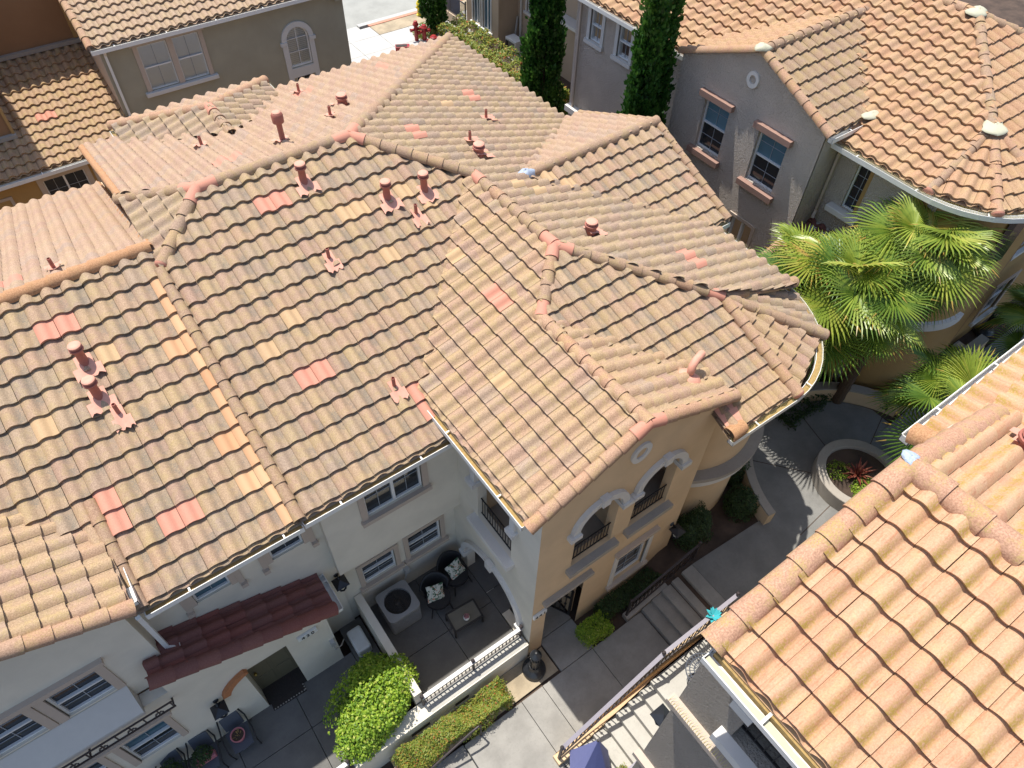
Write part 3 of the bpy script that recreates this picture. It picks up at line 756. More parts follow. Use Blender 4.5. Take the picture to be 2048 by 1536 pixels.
# ------------------------------------------------------------------ ground
def sm(x): x = min(1, max(0, x)); return x*x*(3-2*x)
def gz(x, y):
    z = -.72+.74*sm((x-6.9)/1.3)*(1-sm((y-7)/4)*0) if y < 8 else -.72+.70*sm((y-9)/5)
    if y < 8: z += .52*sm((x-15.2)/3.5)
    if x < 2.5 and y < 4.2: z -= .6*sm((2.4-x)/.6)
    return z
xs = [-80, -30, -12, -6]+[-4+.4*i for i in range(86)]+[34, 50, 90]; ys = [-80, -30, -10]+[-4+.4*i for i in range(100)]+[40, 60, 120]
g = MB(); g.add([(x, y, gz(x, y)-(.12 if y > 14 else 0)) for y in ys for x in xs], [(j*len(xs)+i, j*len(xs)+i+1, (j+1)*len(xs)+i+1, (j+1)*len(xs)+i) for j in range(len(ys)-1) for i in range(len(xs)-1)])
tag(g.build('ground', M['soil'], smooth=True), kind='structure')
def slabs(name, mat, rects, gap=.012):
    m = MB()
    for x0, x1, y0, y1, z0, z1 in rects: m.box(x0+gap/2, x1-gap/2, y0+gap/2, y1-gap/2, z0, z1)
    return tag(m.build(name, M[mat], bevel=.006), kind='structure')
sl = []
xsl = [1.75, 3.28, 3.87, 5.35, 6.88]
for a, b in zip(xsl[:-1], xsl[1:]):
    if b == 3.87: b = 3.87
    sl.append((a, b, .3, 1.95, -.9, -.65)); sl.append((a, b, 1.95, 3.55, -.9, -.65))
sl.append((4.42, 5.40, 3.55, 4.40, -.9, -.648)); sl.append((4.42, 5.40, 4.40, 6.0, -.9, -.646))
slabs('walkway', 'conc', sl)
slabs('entry_path', 'conc_d', [(a, a+1.45, y0, y1, -.8, -.35) for a in (-8, -6.55, -5.1, -3.65, -2.2, -.75) for y0, y1 in ((4.52, 5.66), (5.66, 6.62))]+[(.70, 1.24, 4.52, 5.66, -.8, -.35), (.70, 1.24, 5.66, 7.25, -.8, -.35)])
slabs('patio_floor', 'conc_d', [(1.46, 2.78, 4.62, 5.75, -.8, -.35), (2.78, 4.0, 4.62, 5.75, -.8, -.35), (1.46, 2.78, 5.75, 7.3, -.8, -.35), (2.78, 4.0, 5.75, 7.3, -.8, -.35), (4.0, 6.1, 6.0, 7.3, -.8, -.35), (4.0, 4.40, 5.35, 6.0, -.8, -.35), (4.0, 4.42, 4.5, 5.35, -.8, -.45)])
st = MB()
for i in range(5): st.box(6.90+.29*i, 8.4, 2.18, 3.55, -.9, -.65+.15*(i+1)); st.box(6.885+.29*i, 6.93+.29*i, 2.19, 3.54, -.65+.15*(i+1)-.045, -.65+.15*(i+1)+.004)
tag(st.build('steps', M['conc'], bevel=.01), kind='structure')
st = MB()
for i in range(4): st.box(-2.2, 1.744-.32*i, .3, 3.6, -1.9, -.65-.15*(i+1))
tag(st.build('lower_steps', M['conc'], bevel=.01), kind='structure')
PC = (13.6, 2.75)
pz = MB(); n = 64
pz.prism([(PC[0]+2.75*math.cos(2*PI*i/n), PC[1]+2.75*math.sin(2*PI*i/n)) for i in range(n)], -.3, .10)
pz.prism([(8.4, .9), (11.2, .3), (11.2, 3.35), (10.6, 3.42), (8.4, 3.55)], -.3, .106)
rz = lambda x, y: .112+.52*sm((x-15.5)/3.2)
k = 14
for i in range(k):
    a, b = 15.3+i*.3, 15.3+(i+1)*.3; pz.prism([(a, 1.3), (b, 1.3), (b, 3.35), (a, 3.35)], -.3, rz)
pz.prism([(19.5, 1.3), (32, 1.3), (32, 3.35), (19.5, 3.35)], -.3, .632)
tag(pz.build('plaza', M['conc_p'], fixn=True), kind='structure')
j = MB()
for an in (20, 75, 130, 185, 240, 300): 
    c, s = math.cos(R(an)), math.sin(R(an)); j.bar((PC[0]+c*1.1, PC[1]+s*1.1, .103), (PC[0]+c*2.74, PC[1]+s*2.74, .103), .02, .004)
tag(j.build('plaza_joints', M['soil']), kind='structure')
# street, pavement and kerb to the north
s = MB().add([(-60, 33.5, -.13), (90, 33.5, -.13), (90, 70, -.13), (-60, 70, -.13)], [(0, 1, 2, 3)]); tag(s.build('street', M['asph']), kind='structure')
slabs('sidewalk', 'walk', [(a, a+1.55, y0, y1, -.3, .0) for a in [11+1.55*i for i in range(14)] for y0, y1 in ((29.7, 30.6), (30.6, 32.0))]+[(a, a+1.55, 32.0, 33.0, -.3, .0) for a in (11, 12.55, 14.1)])
m = MB(); m.box(-40, 15.2, 33.0, 33.5, -.3, -.06); m.box(15.2, 60, 33.22, 33.5, -.3, .03); tag(m.build('kerb', M['walk'], bevel=.015), kind='structure')
m = MB().box(15.65, 60, 33.0, 33.215, -.3, .035); tag(m.build('red_kerb', M['kerb_red'], bevel=.015), kind='structure')
m = MB().add([(15.66, 32.01, .005), (40, 32.01, .005), (40, 33.0, .005), (15.66, 33.0, .005)], [(0, 1, 2, 3)]); tag(m.build('planting_strip', M['gravel']), kind='structure')
m = MB().add([(.3, 3.61, -.64), (4.38, 3.61, -.64), (4.38, 4.26, -.64), (.3, 4.26, -.64)], [(0, 1, 2, 3)]); tag(m.build('gravel_bed', M['gravel']), kind='structure')

# ------------------------------------------------------------------ central townhouse row
TH = thing('townhouse', 'large tan townhouse row with weathered tiled hip roofs and an arched front gable', 'townhouse', (3, 9, -.6))
SM = .40
MFo = (0, 6.8, 5.51)
def mz(x, y): return 5.51+SM*(y-6.8)
specM = [(3.62, 7.45, 1), (3.75, 7.75, 1), (3.01, 12.04, 1), (3.36, 12.01, 1), (2.15, 8.66, 1), (2.42, 8.68, 1), (4.62, 10.09, 2), (2.35, 9.72, 2), (1.73, 9.4, 2), (4.58, 11.49, 2), (4.50, 11.2, 2), (5.62, 11.45, 2), (5.95, 10.95, 2)]
rM = roof(TH, MFo, (1, 0), (0, 1), SM, [(.78, 6.72), (4.3, 6.72), (7.38, 10.85), (5.32, 12.87), (2.08, 12.87), (.78, 11.6)], 'tile_m', w=.328, e=.393, off=-.75, spec=specM, label='long weathered front roof slope with red replacement tiles')
specL = [(-1.75, 8.35, 1), (-1.62, 8.05, 1), (-1.16, 11.32, 1), (-.83, 11.36, 1), (-.93, 7.84, 1), (-.62, 7.89, 1), (-.61, 10.77, 2), (-1.8, 9.79, 2)]
for y in (6.95, 7.25, 7.6, 7.9, 8.2, 8.55, 8.9, 9.2, 9.5, 9.85, 10.2, 10.8, 11.1, 11.4): specL.append((.62, y, 3))
for y in (7.6, 8.55, 10.2): specL.append((.33, y, 3))
rL = roof(TH, (0, 6.8, 5.46), (1, 0), (0, 1), SM, [(-1.92, 6.72), (.80, 6.72), (.80, 12.12), (-6, 12.12), (-6, 10)], 'tile_m', w=.328, e=.393, spec=specL, off=-.60)
rLb = roof(TH, (0, 12.12, 7.60), (-1, 0), (0, -1), .40, [(-7, 12.1), (.83, 12.1), (.83, 19.6), (-7, 21.3)], 'tile_b', amp=.06, spec=[(-1.6, 12.9, 1), (-1.9, 12.9, 1)])
rW = roof(TH, (.82, 12.8, 7.43), (0, -1), (1, 0), .42, [(.80, 11.55), (2.06, 12.85), (2.06, 12.9), (.80, 14.2)], 'tile_e')
rB = roof(TH, (5, 19.2, 5.87), (-1, 0), (0, -1), .324, [(.86, 14.1), (2.08, 12.87), (5.32, 12.87), (11.7, 19.25), (.86, 19.25)], 'tile_b', spec=[(2.9, 13.9, 1), (3.3, 13.95, 1), (8.6, 17.6, 1), (8.9, 17.9, 1), (6.3, 17.6, 1), (6.6, 17.7, 1)])
specE = [(9.66, 15.03, 1), (9.58, 14.67, 1), (9.93, 7.14, 1), (9.84, 6.84, 1), (6.79, 12.96, 1), (6.86, 12.64, 1), (7.9, 10.5, 2), (8.3, 10.3, 2), (8.6, 14.3, 2)]
rE2 = roof(TH, (11.8, 10, 5.87), (0, 1), (-1, 0), .322, [(11.86, 11.05), (11.86, 19.2), (5.32, 12.87), (7.2, 11.05)], 'tile_e', spec=specE)
rE = roof(TH, (11.8, 10, 5.87), (0, 1), (-1, 0), .322, [(11.86, 5.6), (11.86, 11.05), (7.2, 11.05), (7.2, 8.25), (9.7, 5.9)], 'tile_e', spec=specE)
specG = [(5.84, 8.46, 1), (5.78, 8.08, 1), (4.88, 6.61, 2), (5.79, 9.63, 2)]
rG = roof(TH, (3.81, 4.2, 5.925), (0, -1), (1, 0), SL, [(3.70, 4.32), (6.09, 4.32), (6.09, 10.2), (3.70, 7.75)], 'tile_g', w=.325, e=.335, off=-.815, spec=specG, label='left slope of the front gable with clean tan tiles')
roof(TH, (3.81, 4.2, 5.925), (0, -1), (1, 0), SL, [(6.09, 7.22), (7.18, 8.3), (7.18, 11.3), (6.09, 10.2)], 'tile_g', w=.325, e=.335, off=-.815, spec=specG)
rGr = roof(TH, (8.45, 4.2, 5.9), (0, 1), (-1, 0), SL, [(8.5, 4.32), (8.5, 5.0), (6.11, 7.2), (6.11, 4.32)], 'tile_g')
FZ = lambda y: 7.33-.4167*(8.25-y)
rF = roof(TH, (8.5, 3.85, FZ(3.85)), (1, 0), (0, 1), .4167, [(6.0, 7.1), (7.55, 4.4), (9.85, 4.4), (9.76, 5.9), (7.22, 8.25)], 'tile_m', off=.2)
roof(TH, (8.5, 3.85, FZ(3.85)), (1, 0), (0, 1), .4167, [(7.98, 3.78), (9.86, 3.78), (9.85, 4.4), (7.98, 4.4)], 'tile_g', off=.2)
AP = (9.75, 5.95, 6.42)
def facet(A, p, q, mat, ov=.06, **kw):
    U = Vector((q[0]-p[0], q[1]-p[1])).normalized(); Vd = Vector((-U.y, U.x))
    if Vd.dot(Vector((A[0]-p[0], A[1]-p[1]))) < 0: Vd = -Vd
    run = Vd.dot(Vector((A[0]-p[0], A[1]-p[1]))); S = (A[2]-p[2])/run
    return roof(TH if A is AP else kw.pop('par'), p, U, Vd, S, [(p[0]-Vd.x*ov, p[1]-Vd.y*ov), (q[0]-Vd.x*ov, q[1]-Vd.y*ov), (A[0], A[1])], mat)
P1, P2, P3 = (9.86, 3.82, 5.48), (11.5, 4.55, 5.5), (12.0, 5.75, 5.74)
facet(AP, P1, P2, 'tile_g'); facet(AP, P2, P3, 'tile_e')
# small gabled wing running east, rear wing
BY, BZ = 10.8, 7.0
rBf = roof(TH, (10, 8.1, 5.87), (1, 0), (0, 1), SL, [(8.3, 10.82), (11.0, 8.02), (12.35, 8.02), (12.35, 10.82)], 'tile_m', spec=[(8.95, 10.5, 2), (9.05, 10.2, 2)])
rBb = roof(TH, (10, 13.5, 5.87), (-1, 0), (0, -1), SL, [(8.3, 10.78), (12.35, 10.78), (12.35, 13.6), (11.1, 13.6)], 'tile_b')
DX, DZ = 3.75, 6.95
rDw = roof(TH, (1.75, 18, 6.13), (0, -1), (1, 0), SL, [(1.7, 19.4), (3.75, 17.42), (3.75, 15.9), (1.7, 18.0)], 'tile_e')
rDe = roof(TH, (5.75, 18, 6.13), (0, 1), (-1, 0), SL, [(5.85, 19.4), (5.85, 17.9), (3.75, 15.9), (3.75, 17.42)], 'tile_e', spec=[(4.9, 17.3, 2)])
rDb = roof(TH, (3.75, 19.4, 6.13), (-1, 0), (0, -1), SL, [(1.7, 19.45), (3.75, 17.42), (5.85, 19.45)], 'tile_b')
# left front gable (only its east slope in view)
def blz(x): return 5.9+SL*(-1.95-x)
rBL = roof(TH, (-1.95, 8, 5.9), (0, 1), (-1, 0), SL, [(-1.88, 6.62), (-1.88, 8.72), (-4.45, 11.6), (-4.45, 6.62)], 'tile_g')
roof(TH, (-6.95, 8, 5.9), (0, -1), (1, 0), SL, [(-7.0, 6.62), (-4.45, 6.62), (-4.45, 11.6), (-7.0, 9)], 'tile_g')
# ridge and hip tiles
Z_ = .03
cp = lambda a, b, **k: caps(TH, a, b, **k)
cp((5.30, 12.87, 7.97), (2.1, 12.87, 7.97), reds=(0, -1))
cp((.86, 11.72, 7.49), (2.08, 12.86, 7.97), endcap=True, reds=(-1,))
cp((.80, 14.2, 7.43), (2.08, 12.88, 7.97), reds=(-1,))
cp((11.72, 19.2, 5.9), (5.32, 12.88, 7.97), r=.14, L=.38, reds=(-1,))
cp((7.2, 11.05, 7.36), (5.32, 12.87, 7.97), reds=(-1,))
cp((7.2, 8.25, 7.36), (7.2, 11.05, 7.36), reds=(-1, 0))
cp((6.10, 7.2, 6.90), (7.2, 8.27, 7.36), L=.33, reds=(-1, 0))
cp((6.10, 4.25, 6.90), (6.10, 7.25, 6.90), mat='cap_g')
cp((AP[0], AP[1], AP[2]+.03), (7.2, 8.25, 7.36), reds=(-1, 0))
cp((9.87, 3.74, 5.50), AP, mat='cap_g', endcap=True); cp((11.56, 4.47, 5.52), AP, endcap=True); cp((12.06, 5.8, 5.74), AP)
cp((12.35, BY, BZ+.02), (8.55, BY, BZ+.02))
cp((1.7, 19.42, 6.13), (DX, 17.42, DZ), mat='cap_g'); cp((5.84, 19.42, 6.13), (DX, 17.42, DZ), mat='cap_g'); cp((DX, 15.95, 6.96), (DX, 17.42, 6.96), reds=(-1,))
cp((-6, 12.14, 7.64), (.80, 12.14, 7.64), mat='cap_o')
# rake tiles
cp((3.68, 4.27, 5.88), (6.10, 4.27, 6.90), mat='cap_g', r=.12, reds=(-1,)); cp((8.52, 4.27, 5.88), (6.10, 4.27, 6.90), mat='cap_g', r=.12, reds=(-1,))
cp((-1.88, 6.60, 5.88), (-4.45, 6.60, 6.95), mat='cap_g', r=.125); cp((-7.0, 6.60, 5.88), (-4.45, 6.60, 6.95), mat='cap_g', r=.125)
cp((.78, 6.74, 5.53), (.78, 11.6, mz(0, 11.6)+.02), r=.10, L=.345, name='rake_tile', lift=.05)
cp((-1.84, 6.74, 5.50), (-1.84, 8.5, 6.2), r=.10, L=.345, name='rake_tile', lift=.03)
cp((12.33, 8.05, 5.87), (12.33, BY, BZ), r=.10, name='rake_tile'); cp((12.33, 13.55, 5.87), (12.33, BY, BZ), r=.10, name='rake_tile')
cp((.85, 19.2, 5.88), (.85, 14.15, 7.5), mat='cap_o', r=.08, name='rake_tile', lift=.04)
cp((.83, 19.5, 4.66), (.83, 12.2, 7.58), mat='cap_o', r=.07, name='rake_tile', lift=.02)
blob(TH, (8.42, 10.8, 6.98), .26, .17, .17, 'bluetape', 'sealant_patch', 3)
# eave shadow painted as a black strip, then a patch of painted flashing
m = MB(); m.add([(3.86, 6.75, 5.56), (4.0, 6.75, 5.56), (4.0, 7.75, 5.96), (3.86, 7.75, 5.96)], [(0, 1, 2, 3)]); m.build('pan_and_shade_strip', M['iron'], TH)
m = MB(); m.add([(8.05, 3.9, 5.58), (8.62, 3.9, 5.58), (8.5, 4.65, 5.92), (8.0, 4.65, 5.92)], [(0, 1, 2, 3)]); m.build('pan_and_shade_strip', M['terra'], TH)
cp((8.0, 3.83, 5.52), (8.36, 3.83, 5.52), mat='cap_o', r=.15, L=.35, name='edge_tile')
for x, y, t in ((3.94, 12.2, 'cap'), (5.25, 11.27, 'cap'), (6.05, 11.15, 'cap'), (5.6, 10.75, 'thin'), (3.56, 10.59, 'thin'), (3.34, 7.94, 'thin')): vent(TH, rM, x, y, t)
for x, y, t in ((-.98, 10.58, 'cap'), (-1.03, 9.97, 'cap'), (-.88, 9.57, 'thin')): vent(TH, rL, x, y, t)
for x, y, t in ((4.25, 13.89, 'tall'), (2.94, 15.54, 'thin'), (5.67, 14.59, 'thin'), (6.16, 17.75, 'thin'), (6.3, 15.3, 'low')): vent(TH, rB, x, y, t)
for x, y, t in ((9.17, 13.45, 'thin'), (7.97, 12.34, 'thin'), (7.82, 11.76, 'low'), (8.28, 8.42, 'low')): vent(TH, rE, x, y, t)
vent(TH, rLb, -.75, 12.72, 'thin')
z = zat(rGr, 7.9, 4.95); m = MB(); m.tube([(7.9, 4.95, z-.02), (7.9, 4.95, z+.24), (7.93, 4.97, z+.32), (8.02, 5.0, z+.37), (8.2, 5.05, z+.37), (8.26, 5.07, z+.34)], .075, 12)
el = m.build('vent_pipe', M['terra'], TH, smooth=True)
MB().lathe((7.9, 4.95, z+.03), [(.24, 0), (.2, .06), (.1, .09)], 14, axis=(SL, 0, 1)).build('flashing', M['terra'], el, smooth=True)
# gutters
gutter(TH, [(.80, 6.65, 5.45), (3.80, 6.65, 5.45)], (2, 9, 5.45), w=.16)
gutter(TH, [(-1.86, 6.65, 5.40), (.78, 6.65, 5.40)], (0, 9, 5.4), w=.16)
gutter(TH, [(3.63, 4.36, 5.83), (3.63, 7.75, 5.83)], (8, 6, 5.8)).name = 'gutter'
gutter(TH, [(-1.82, 6.7, 5.83), (-1.82, 8.5, 5.83)], (-6, 8, 5.8), debris=False)
gutter(TH, [(8.57, 4.36, 5.83), (8.57, 5.05, 5.83)], (5, 4.6, 5.8), straps=.6)
arc = [(9.75+2.28*math.cos(R(a)), 5.95+2.28*math.sin(R(a)), 5.44+.16*max(0, (a+50)/50)) for a in range(-88, 1, 8)]
gutter(TH, [(8.0, 3.68, 5.44), (9.0, 3.68, 5.44)]+arc, AP, spikes=True)
gutter(TH, [(11.95, 6.3, 5.8), (11.95, 8.0, 5.8)], (5, 7, 5.8), spikes=True)
gutter(TH, [(11.93, 13.7, 5.8), (11.93, 19.2, 5.8)], (5, 15, 5.8), debris=False)
gutter(TH, [(11.1, 7.98, 5.8), (12.35, 7.98, 5.8)], (11, 10, 5.8), spikes=True)
gutter(TH, [(1.75, 19.52, 6.05), (5.8, 19.52, 6.05)], (3, 15, 6), spikes=True); gutter(TH, [(1.62, 17.9, 6.05), (1.62, 19.3, 6.05)], (5, 18, 6), spikes=True); gutter(TH, [(5.92, 17.7, 6.05), (5.92, 19.3, 6.05)], (2, 18, 6), spikes=True)
downspout(TH, [(-1.98, 6.76, 5.3), (-2.02, 6.93, 5.12), (-2.02, 6.93, 3.72), (-1.85, 6.9, 3.6)])

# walls of the row
WB = M['st_cream']
# bay with the upper window
bw = [(1.80, 3.07), (4.18, 5.0)]
F = FX(7.0)
wall(TH, F, rect(1.12, 4.02, 2.5, 5.5), WB, [rect(1.98, 3.2, 3.98, 4.98)], .12)
window(TH, F, 1.98, 3.2, 3.98, 4.98, cols=4, rows=2, split='V', trim='trim_tan', tw=.13, sill='trim_tan', glass='glass')
MB().box(1.121, 4.019, 7.002, 7.5, 2.46, 2.52).build('bay_underside', WB, TH)
wall(TH, FY(1.12), rect(7.0, 7.3, 2.46, 5.6), WB)
F = FX(7.3)
wall(TH, F, rect(.5, 4.02, -.4, 2.6), WB, [rect(1.62, 2.42, .86, 1.72), rect(2.78, 3.62, .86, 1.80)], .12)
window(TH, F, 1.62, 2.42, .86, 1.72, rows=4, trim='trim_tan', tw=.11, sill='trim_tan'); window(TH, F, 2.78, 3.62, .86, 1.80, rows=4, trim='trim_tan', tw=.11, sill='trim_tan')
F = FX(7.25)
wall(TH, F, rect(-2.15, 1.12, -.4, 5.6), WB, [rect(-1.29, -.66, 3.93, 4.46), rect(.13, .75, 3.93, 4.46)], .10)
for a, b, lb in ((-1.29, -.66, 0), (.13, .75, 0)):
    w = window(TH, F, a, b, 3.93, 4.46, rows=1, split=None, trim='trim_tan', tw=.11, glass='glass_b' if a < 0 else 'glass')
    for q0, q1, k0, k1 in ((a-.22, a-.111, a-.24, a-.12), (b+.111, b+.22, b+.12, b+.24)):
        m = MB(); m.fbox(F, k0, k1, 0, .09, 3.72, 3.83); m.fbox(F, q0, q1, 0, .03, 3.83, 4.7); m.build('side_trim', M['trim_tan'], w)
# left gable, upper wall
F = FX(6.85)
wall(TH, F, [(-6.75, 2.9), (-2.15, 2.9), (-2.15, blz(-2.15)-.06), (-4.45, blz(-4.45)-.06), (-6.75, blz(-2.15)-.06)], WB, [rect(-3.76, -2.98, 3.45, 4.42), rect(-4.85, -4.07, 3.45, 4.42)], .10)
for a, b in ((-3.76, -2.98), (-4.85, -4.07)): window(TH, F, a, b, 3.45, 4.42, cols=2, rows=4, trim='trim_tan', tw=.14, glass='glass')
MB().fbox(F, -5.2, -2.78, 0, .10, 4.561, 4.66).build('lintel', M['trim_tan'], TH)
wall(TH, FY(-2.15, 1), rect(6.85, 8.8, 2.9, 5.85), WB)
m = MB(); m.add([(-7, 6.84, 3.40), (-2.86, 6.84, 3.40), (-2.86, 6.48, 2.92), (-7, 6.48, 2.92), (-7, 6.84, 2.8), (-2.86, 6.84, 2.8), (-2.86, 6.48, 2.80), (-7, 6.48, 2.80)], [(0, 3, 2, 1), (3, 7, 6, 2), (1, 2, 6, 5), (7, 4, 5, 6)]); m.build('sloped_ledge', M['ledge_b'], TH, fixn=True)
MB().box(-2.855, -2.2, 6.601, 6.849, 2.5, 2.84).build('ledge_end', WB, TH)
pr_ = MB()
for zz in (2.62, 2.86): pr_.bar((-7, 6.40, zz), (-2.42, 6.40, zz), .028)
i = 0; x = -2.45
while x > -7:
    pr_.bar((x, 6.40, 2.62), (x, 6.40, 2.86), .02)
    if i % 2 == 1:
        for q in (-.035, .035): pr_.lathe((x+q, 6.395, 2.74), [(.015, -.012), (.03, 0), (.015, .012)], 8, axis=(0, 1, 0)); pr_.lathe((x+q*1.8, 6.395, 2.70), [(.01, -.012), (.018, 0), (.01, .012)], 8, axis=(0, 1, 0))
    if i % 6 == 0: pr_.bar((x, 6.40, 2.62), (x, 6.62, 2.55), .03)
    x -= .24; i += 1
tag(pr_.build('plant_rail', M['iron_b'], TH))
# lower front wall with the entry door under the small canopy roof
def cz(x): return 2.52+SL*(.72-x)
F = FX(6.6)
wall(TH, F, [(-7, -.4), (-1.34, -.4), (-1.34, 1.86), (-.36, 1.86), (-.36, -.4), (.5, -.4), (.5, cz(.5)-.1), (-2.42, cz(-2.42)-.12), (-2.42, 2.82), (-7, 2.82)], M['st_cream'], [rect(-3.62, -2.82, .85, 2.0), rect(-4.8, -4.0, .85, 2.0)], .10)
for a, b in ((-3.62, -2.82), (-4.8, -4.0)):
    window(TH, F, a, b, .85, 2.0, cols=2, rows=4, trim='trim_tan', tw=.12, glass='glass_b' if a > -4 else 'glass')
MB().fbox(F, -5.0, -2.62, 0, .09, 2.122, 2.21).build('lintel', M['trim_tan'], TH)
wall(TH, FY(.5, 1), [(6.6, -.4), (7.3, -.4), (7.3, 2.52), (6.6, 2.52)], WB)
m = MB(); m.box(-1.34, -1.30, 6.601, 7.05, -.4, 1.9); m.box(-.40, -.36, 6.601, 7.05, -.4, 1.9); m.box(-1.34, -.36, 6.602, 7.05, 1.861, 1.9); m.box(-1.3, -.4, 7.04, 7.06, 1.7, 1.87); m.build('door_recess', WB, TH)
FD = FX(7.0)
d = MB(); d.fbox(FD, -1.30, -.40, -.05, 0, -.34, 1.72); dr = d.build('door', M['door'], TH)
d = MB()
for a, b in ((-1.22, -.90), (-.80, -.48)):
    for z0, z1 in ((-.2, .35), (.45, 1.05), (1.15, 1.6)): d.fbox(FD, a, b, .001, .012, z0, z1)
d.build('door_panel', M['door'], dr, bevel=.008); MB().lathe((-1.20, 6.98, .70), [(.012, 0), (.035, .03), (.04, .06), (.015, .085)], 12, axis=(0, -1, 0)).build('door_knob', simple('brass', (.45, .30, .08), .3, 1), dr)
MB().box(-1.34, -.36, 6.62, 7.0, -.349, -.325).build('threshold', M['rubber'], TH)
m = MB(); n = 7; c0 = Vector((-.85, 6.57, 1.35))
ar = []
for i in range(5):
    a0 = R(180-10-i*11); a1 = R(180-10-(i+1)*11)
    m.hexa([(c0.x+.85*math.cos(a0)*q, y, c0.z+.62*math.sin(a0)*q) if h == 0 else (c0.x+.85*math.cos(a1)*q, y, c0.z+.62*math.sin(a1)*q) for h, q, y in ((0, 1, 6.61), (0, 1.18, 6.61), (0, 1.18, 6.5), (0, 1, 6.5), (1, 1, 6.61), (1, 1.18, 6.61), (1, 1.18, 6.5), (1, 1, 6.5))])
m.build('brick_arch', M['brick'], TH)
rC = roof(TH, (.72, 6.9, 2.52), (0, 1), (-1, 0), SL, [(.74, 6.42), (.74, 7.24), (-2.15, 7.24), (-2.42, 6.83), (-2.42, 6.42)], 'tile_dk', name='canopy_roof', w=.27, e=.40)
caps(rC, (.72, 6.42, 2.54), (-2.44, 6.42, cz(-2.44)+.02), mat='tile_dk', r=.13, L=.37, name='rake_tile')
gutter(TH, [(.84, 6.36, 2.48), (.84, 7.24, 2.48)], (-2, 7, 2.4), debris=False, straps=.5)

# front gable block
WG = M['st_tan']
F = FX(4.30)
gab = [(4.02, -.7), (4.40, -.7), (4.40, 1.95), (5.42, 1.95), (5.42, -.7), (8.30, -.7), (8.30, 5.82), (6.10, 6.80), (4.02, 5.90)]
h1, h2, hw = archloop(4.90, 5.94, 2.95, 4.50), archloop(6.43, 7.47, 2.95, 4.50), rect(6.42, 7.36, .22, 1.66)
wall(TH, F, gab, WG, [h1, h2, hw], .22)
for u0, u1 in ((4.90, 5.94), (6.43, 7.47)):
    c = (u0+u1)/2; r0, r1 = .522, .68; m = MB(); n = 20
    for i in range(n):
        a0, a1 = PI*i/n, PI*(i+1)/n
        m.hexa([F(c+r0*math.cos(a0), -.02, 4.5+r0*math.sin(a0)), F(c+r1*math.cos(a0), -.02, 4.5+r1*math.sin(a0)), F(c+r1*math.cos(a0), .09, 4.5+r1*math.sin(a0)), F(c+r0*math.cos(a0), .09, 4.5+r0*math.sin(a0)),
                F(c+r0*math.cos(a1), -.02, 4.5+r0*math.sin(a1)), F(c+r1*math.cos(a1), -.02, 4.5+r1*math.sin(a1)), F(c+r1*math.cos(a1), .09, 4.5+r1*math.sin(a1)), F(c+r0*math.cos(a1), .09, 4.5+r0*math.sin(a1))])
    m.fbox(F, c-.09, c+.09, .0, .13, 5.0, 5.235)
    m.fbox(F, u0-.24, u0+.02, -.2, .14, 4.37, 4.495); m.fbox(F, u1-.02, u1+.24, -.2, .141, 4.371, 4.496)
    m.build('arch_trim', M['trim'], TH)
    sr = MB(); rr_ = random.Random(3)
    for sd in (u0, u1):
        for i in range(14):
            b_ = F(sd+(.0 if sd == u0 else -.0)+rr_.uniform(-.02, .02), -.19+i*.022, 4.5); sr.add([(b_[0]-.004, b_[1], b_[2]), (b_[0]+.004, b_[1], b_[2]), (b_[0]+rr_.uniform(-.03, .03), b_[1]+rr_.uniform(-.02, .02), b_[2]+.10)], [(0, 1, 2)])
    sr.build('bird_spikes', M['spike'], TH)
    MB().fbox(F, u0-.12, u1+.12, -.22, .16, 2.80, 2.945).build('sill', M['ledge'], TH)
    rl = MB()
    for zz in (3.02, 3.52): rl.fbox(F, u0, u1, -.10, -.075, zz, zz+.022)
    for i in range(12):
        u = u0+.04+(u1-u0-.08)*i/11; rl.fbox(F, u-.007, u+.007, -.093, -.080, 3.03, 3.53)
    rl.build('balcony_rail', M['iron'], TH)
ring = MB(); n = 28
for i in range(n):
    a0, a1 = 2*PI*i/n, 2*PI*(i+1)/n; P = []
    for a in (a0, a1):
        for r_, nn in ((.13, -.02), (.235, -.02), (.235, .045), (.13, .045)): P.append(F(6.14+r_*math.cos(a), nn, 5.98+r_*1.12*math.sin(a)))
    ring.hexa(P)
ring.build('round_trim', M['trim'], TH)
MB().fbox(F, 6.005, 6.275, .001, .008, 5.83, 6.13).build('round_panel', WG, TH)
window(TH, F, 6.42, 7.36, .22, 1.66, cols=2, rows=4, split=None, trim='trim', tw=.12, sill='trim_tan', depth=.12, glass='glass', hood='trim_tan')
MB().fbox(F, 4.26, 5.56, -.05, .12, 1.96, 2.08).build('lintel', M['ledge'], TH)
FL = FY(4.02)
al = archloop(4.70, 6.82, -.36, .52, 18); bl_ = rect(5.12, 6.28, 2.98, 4.75)
bl2 = archloop(5.12, 6.28, 2.98, 4.35, 12)
wall(TH, FL, rect(4.30, 7.9, -.7, 5.85), M['st_cream'], [al, bl2], .22)
m = MB(); n = 26
for i in range(n):
    a0, a1 = PI*i/n, PI*(i+1)/n; P = []
    for a in (a0, a1):
        for r_, nn in ((1.055, -.10), (1.19, -.10), (1.19, .09), (1.055, .09)): P.append(FL(5.76+r_*math.cos(a), nn, .52+r_*math.sin(a)))
    m.hexa(P)
m.fbox(FL, 4.54, 4.74, -.2, .13, .38, .515); m.fbox(FL, 6.78, 6.98, -.2, .131, .381, .516); m.fbox(FL, 5.66, 5.86, .01, .14, 1.5, 1.77)
m.build('arch_trim', M['trim'], TH)
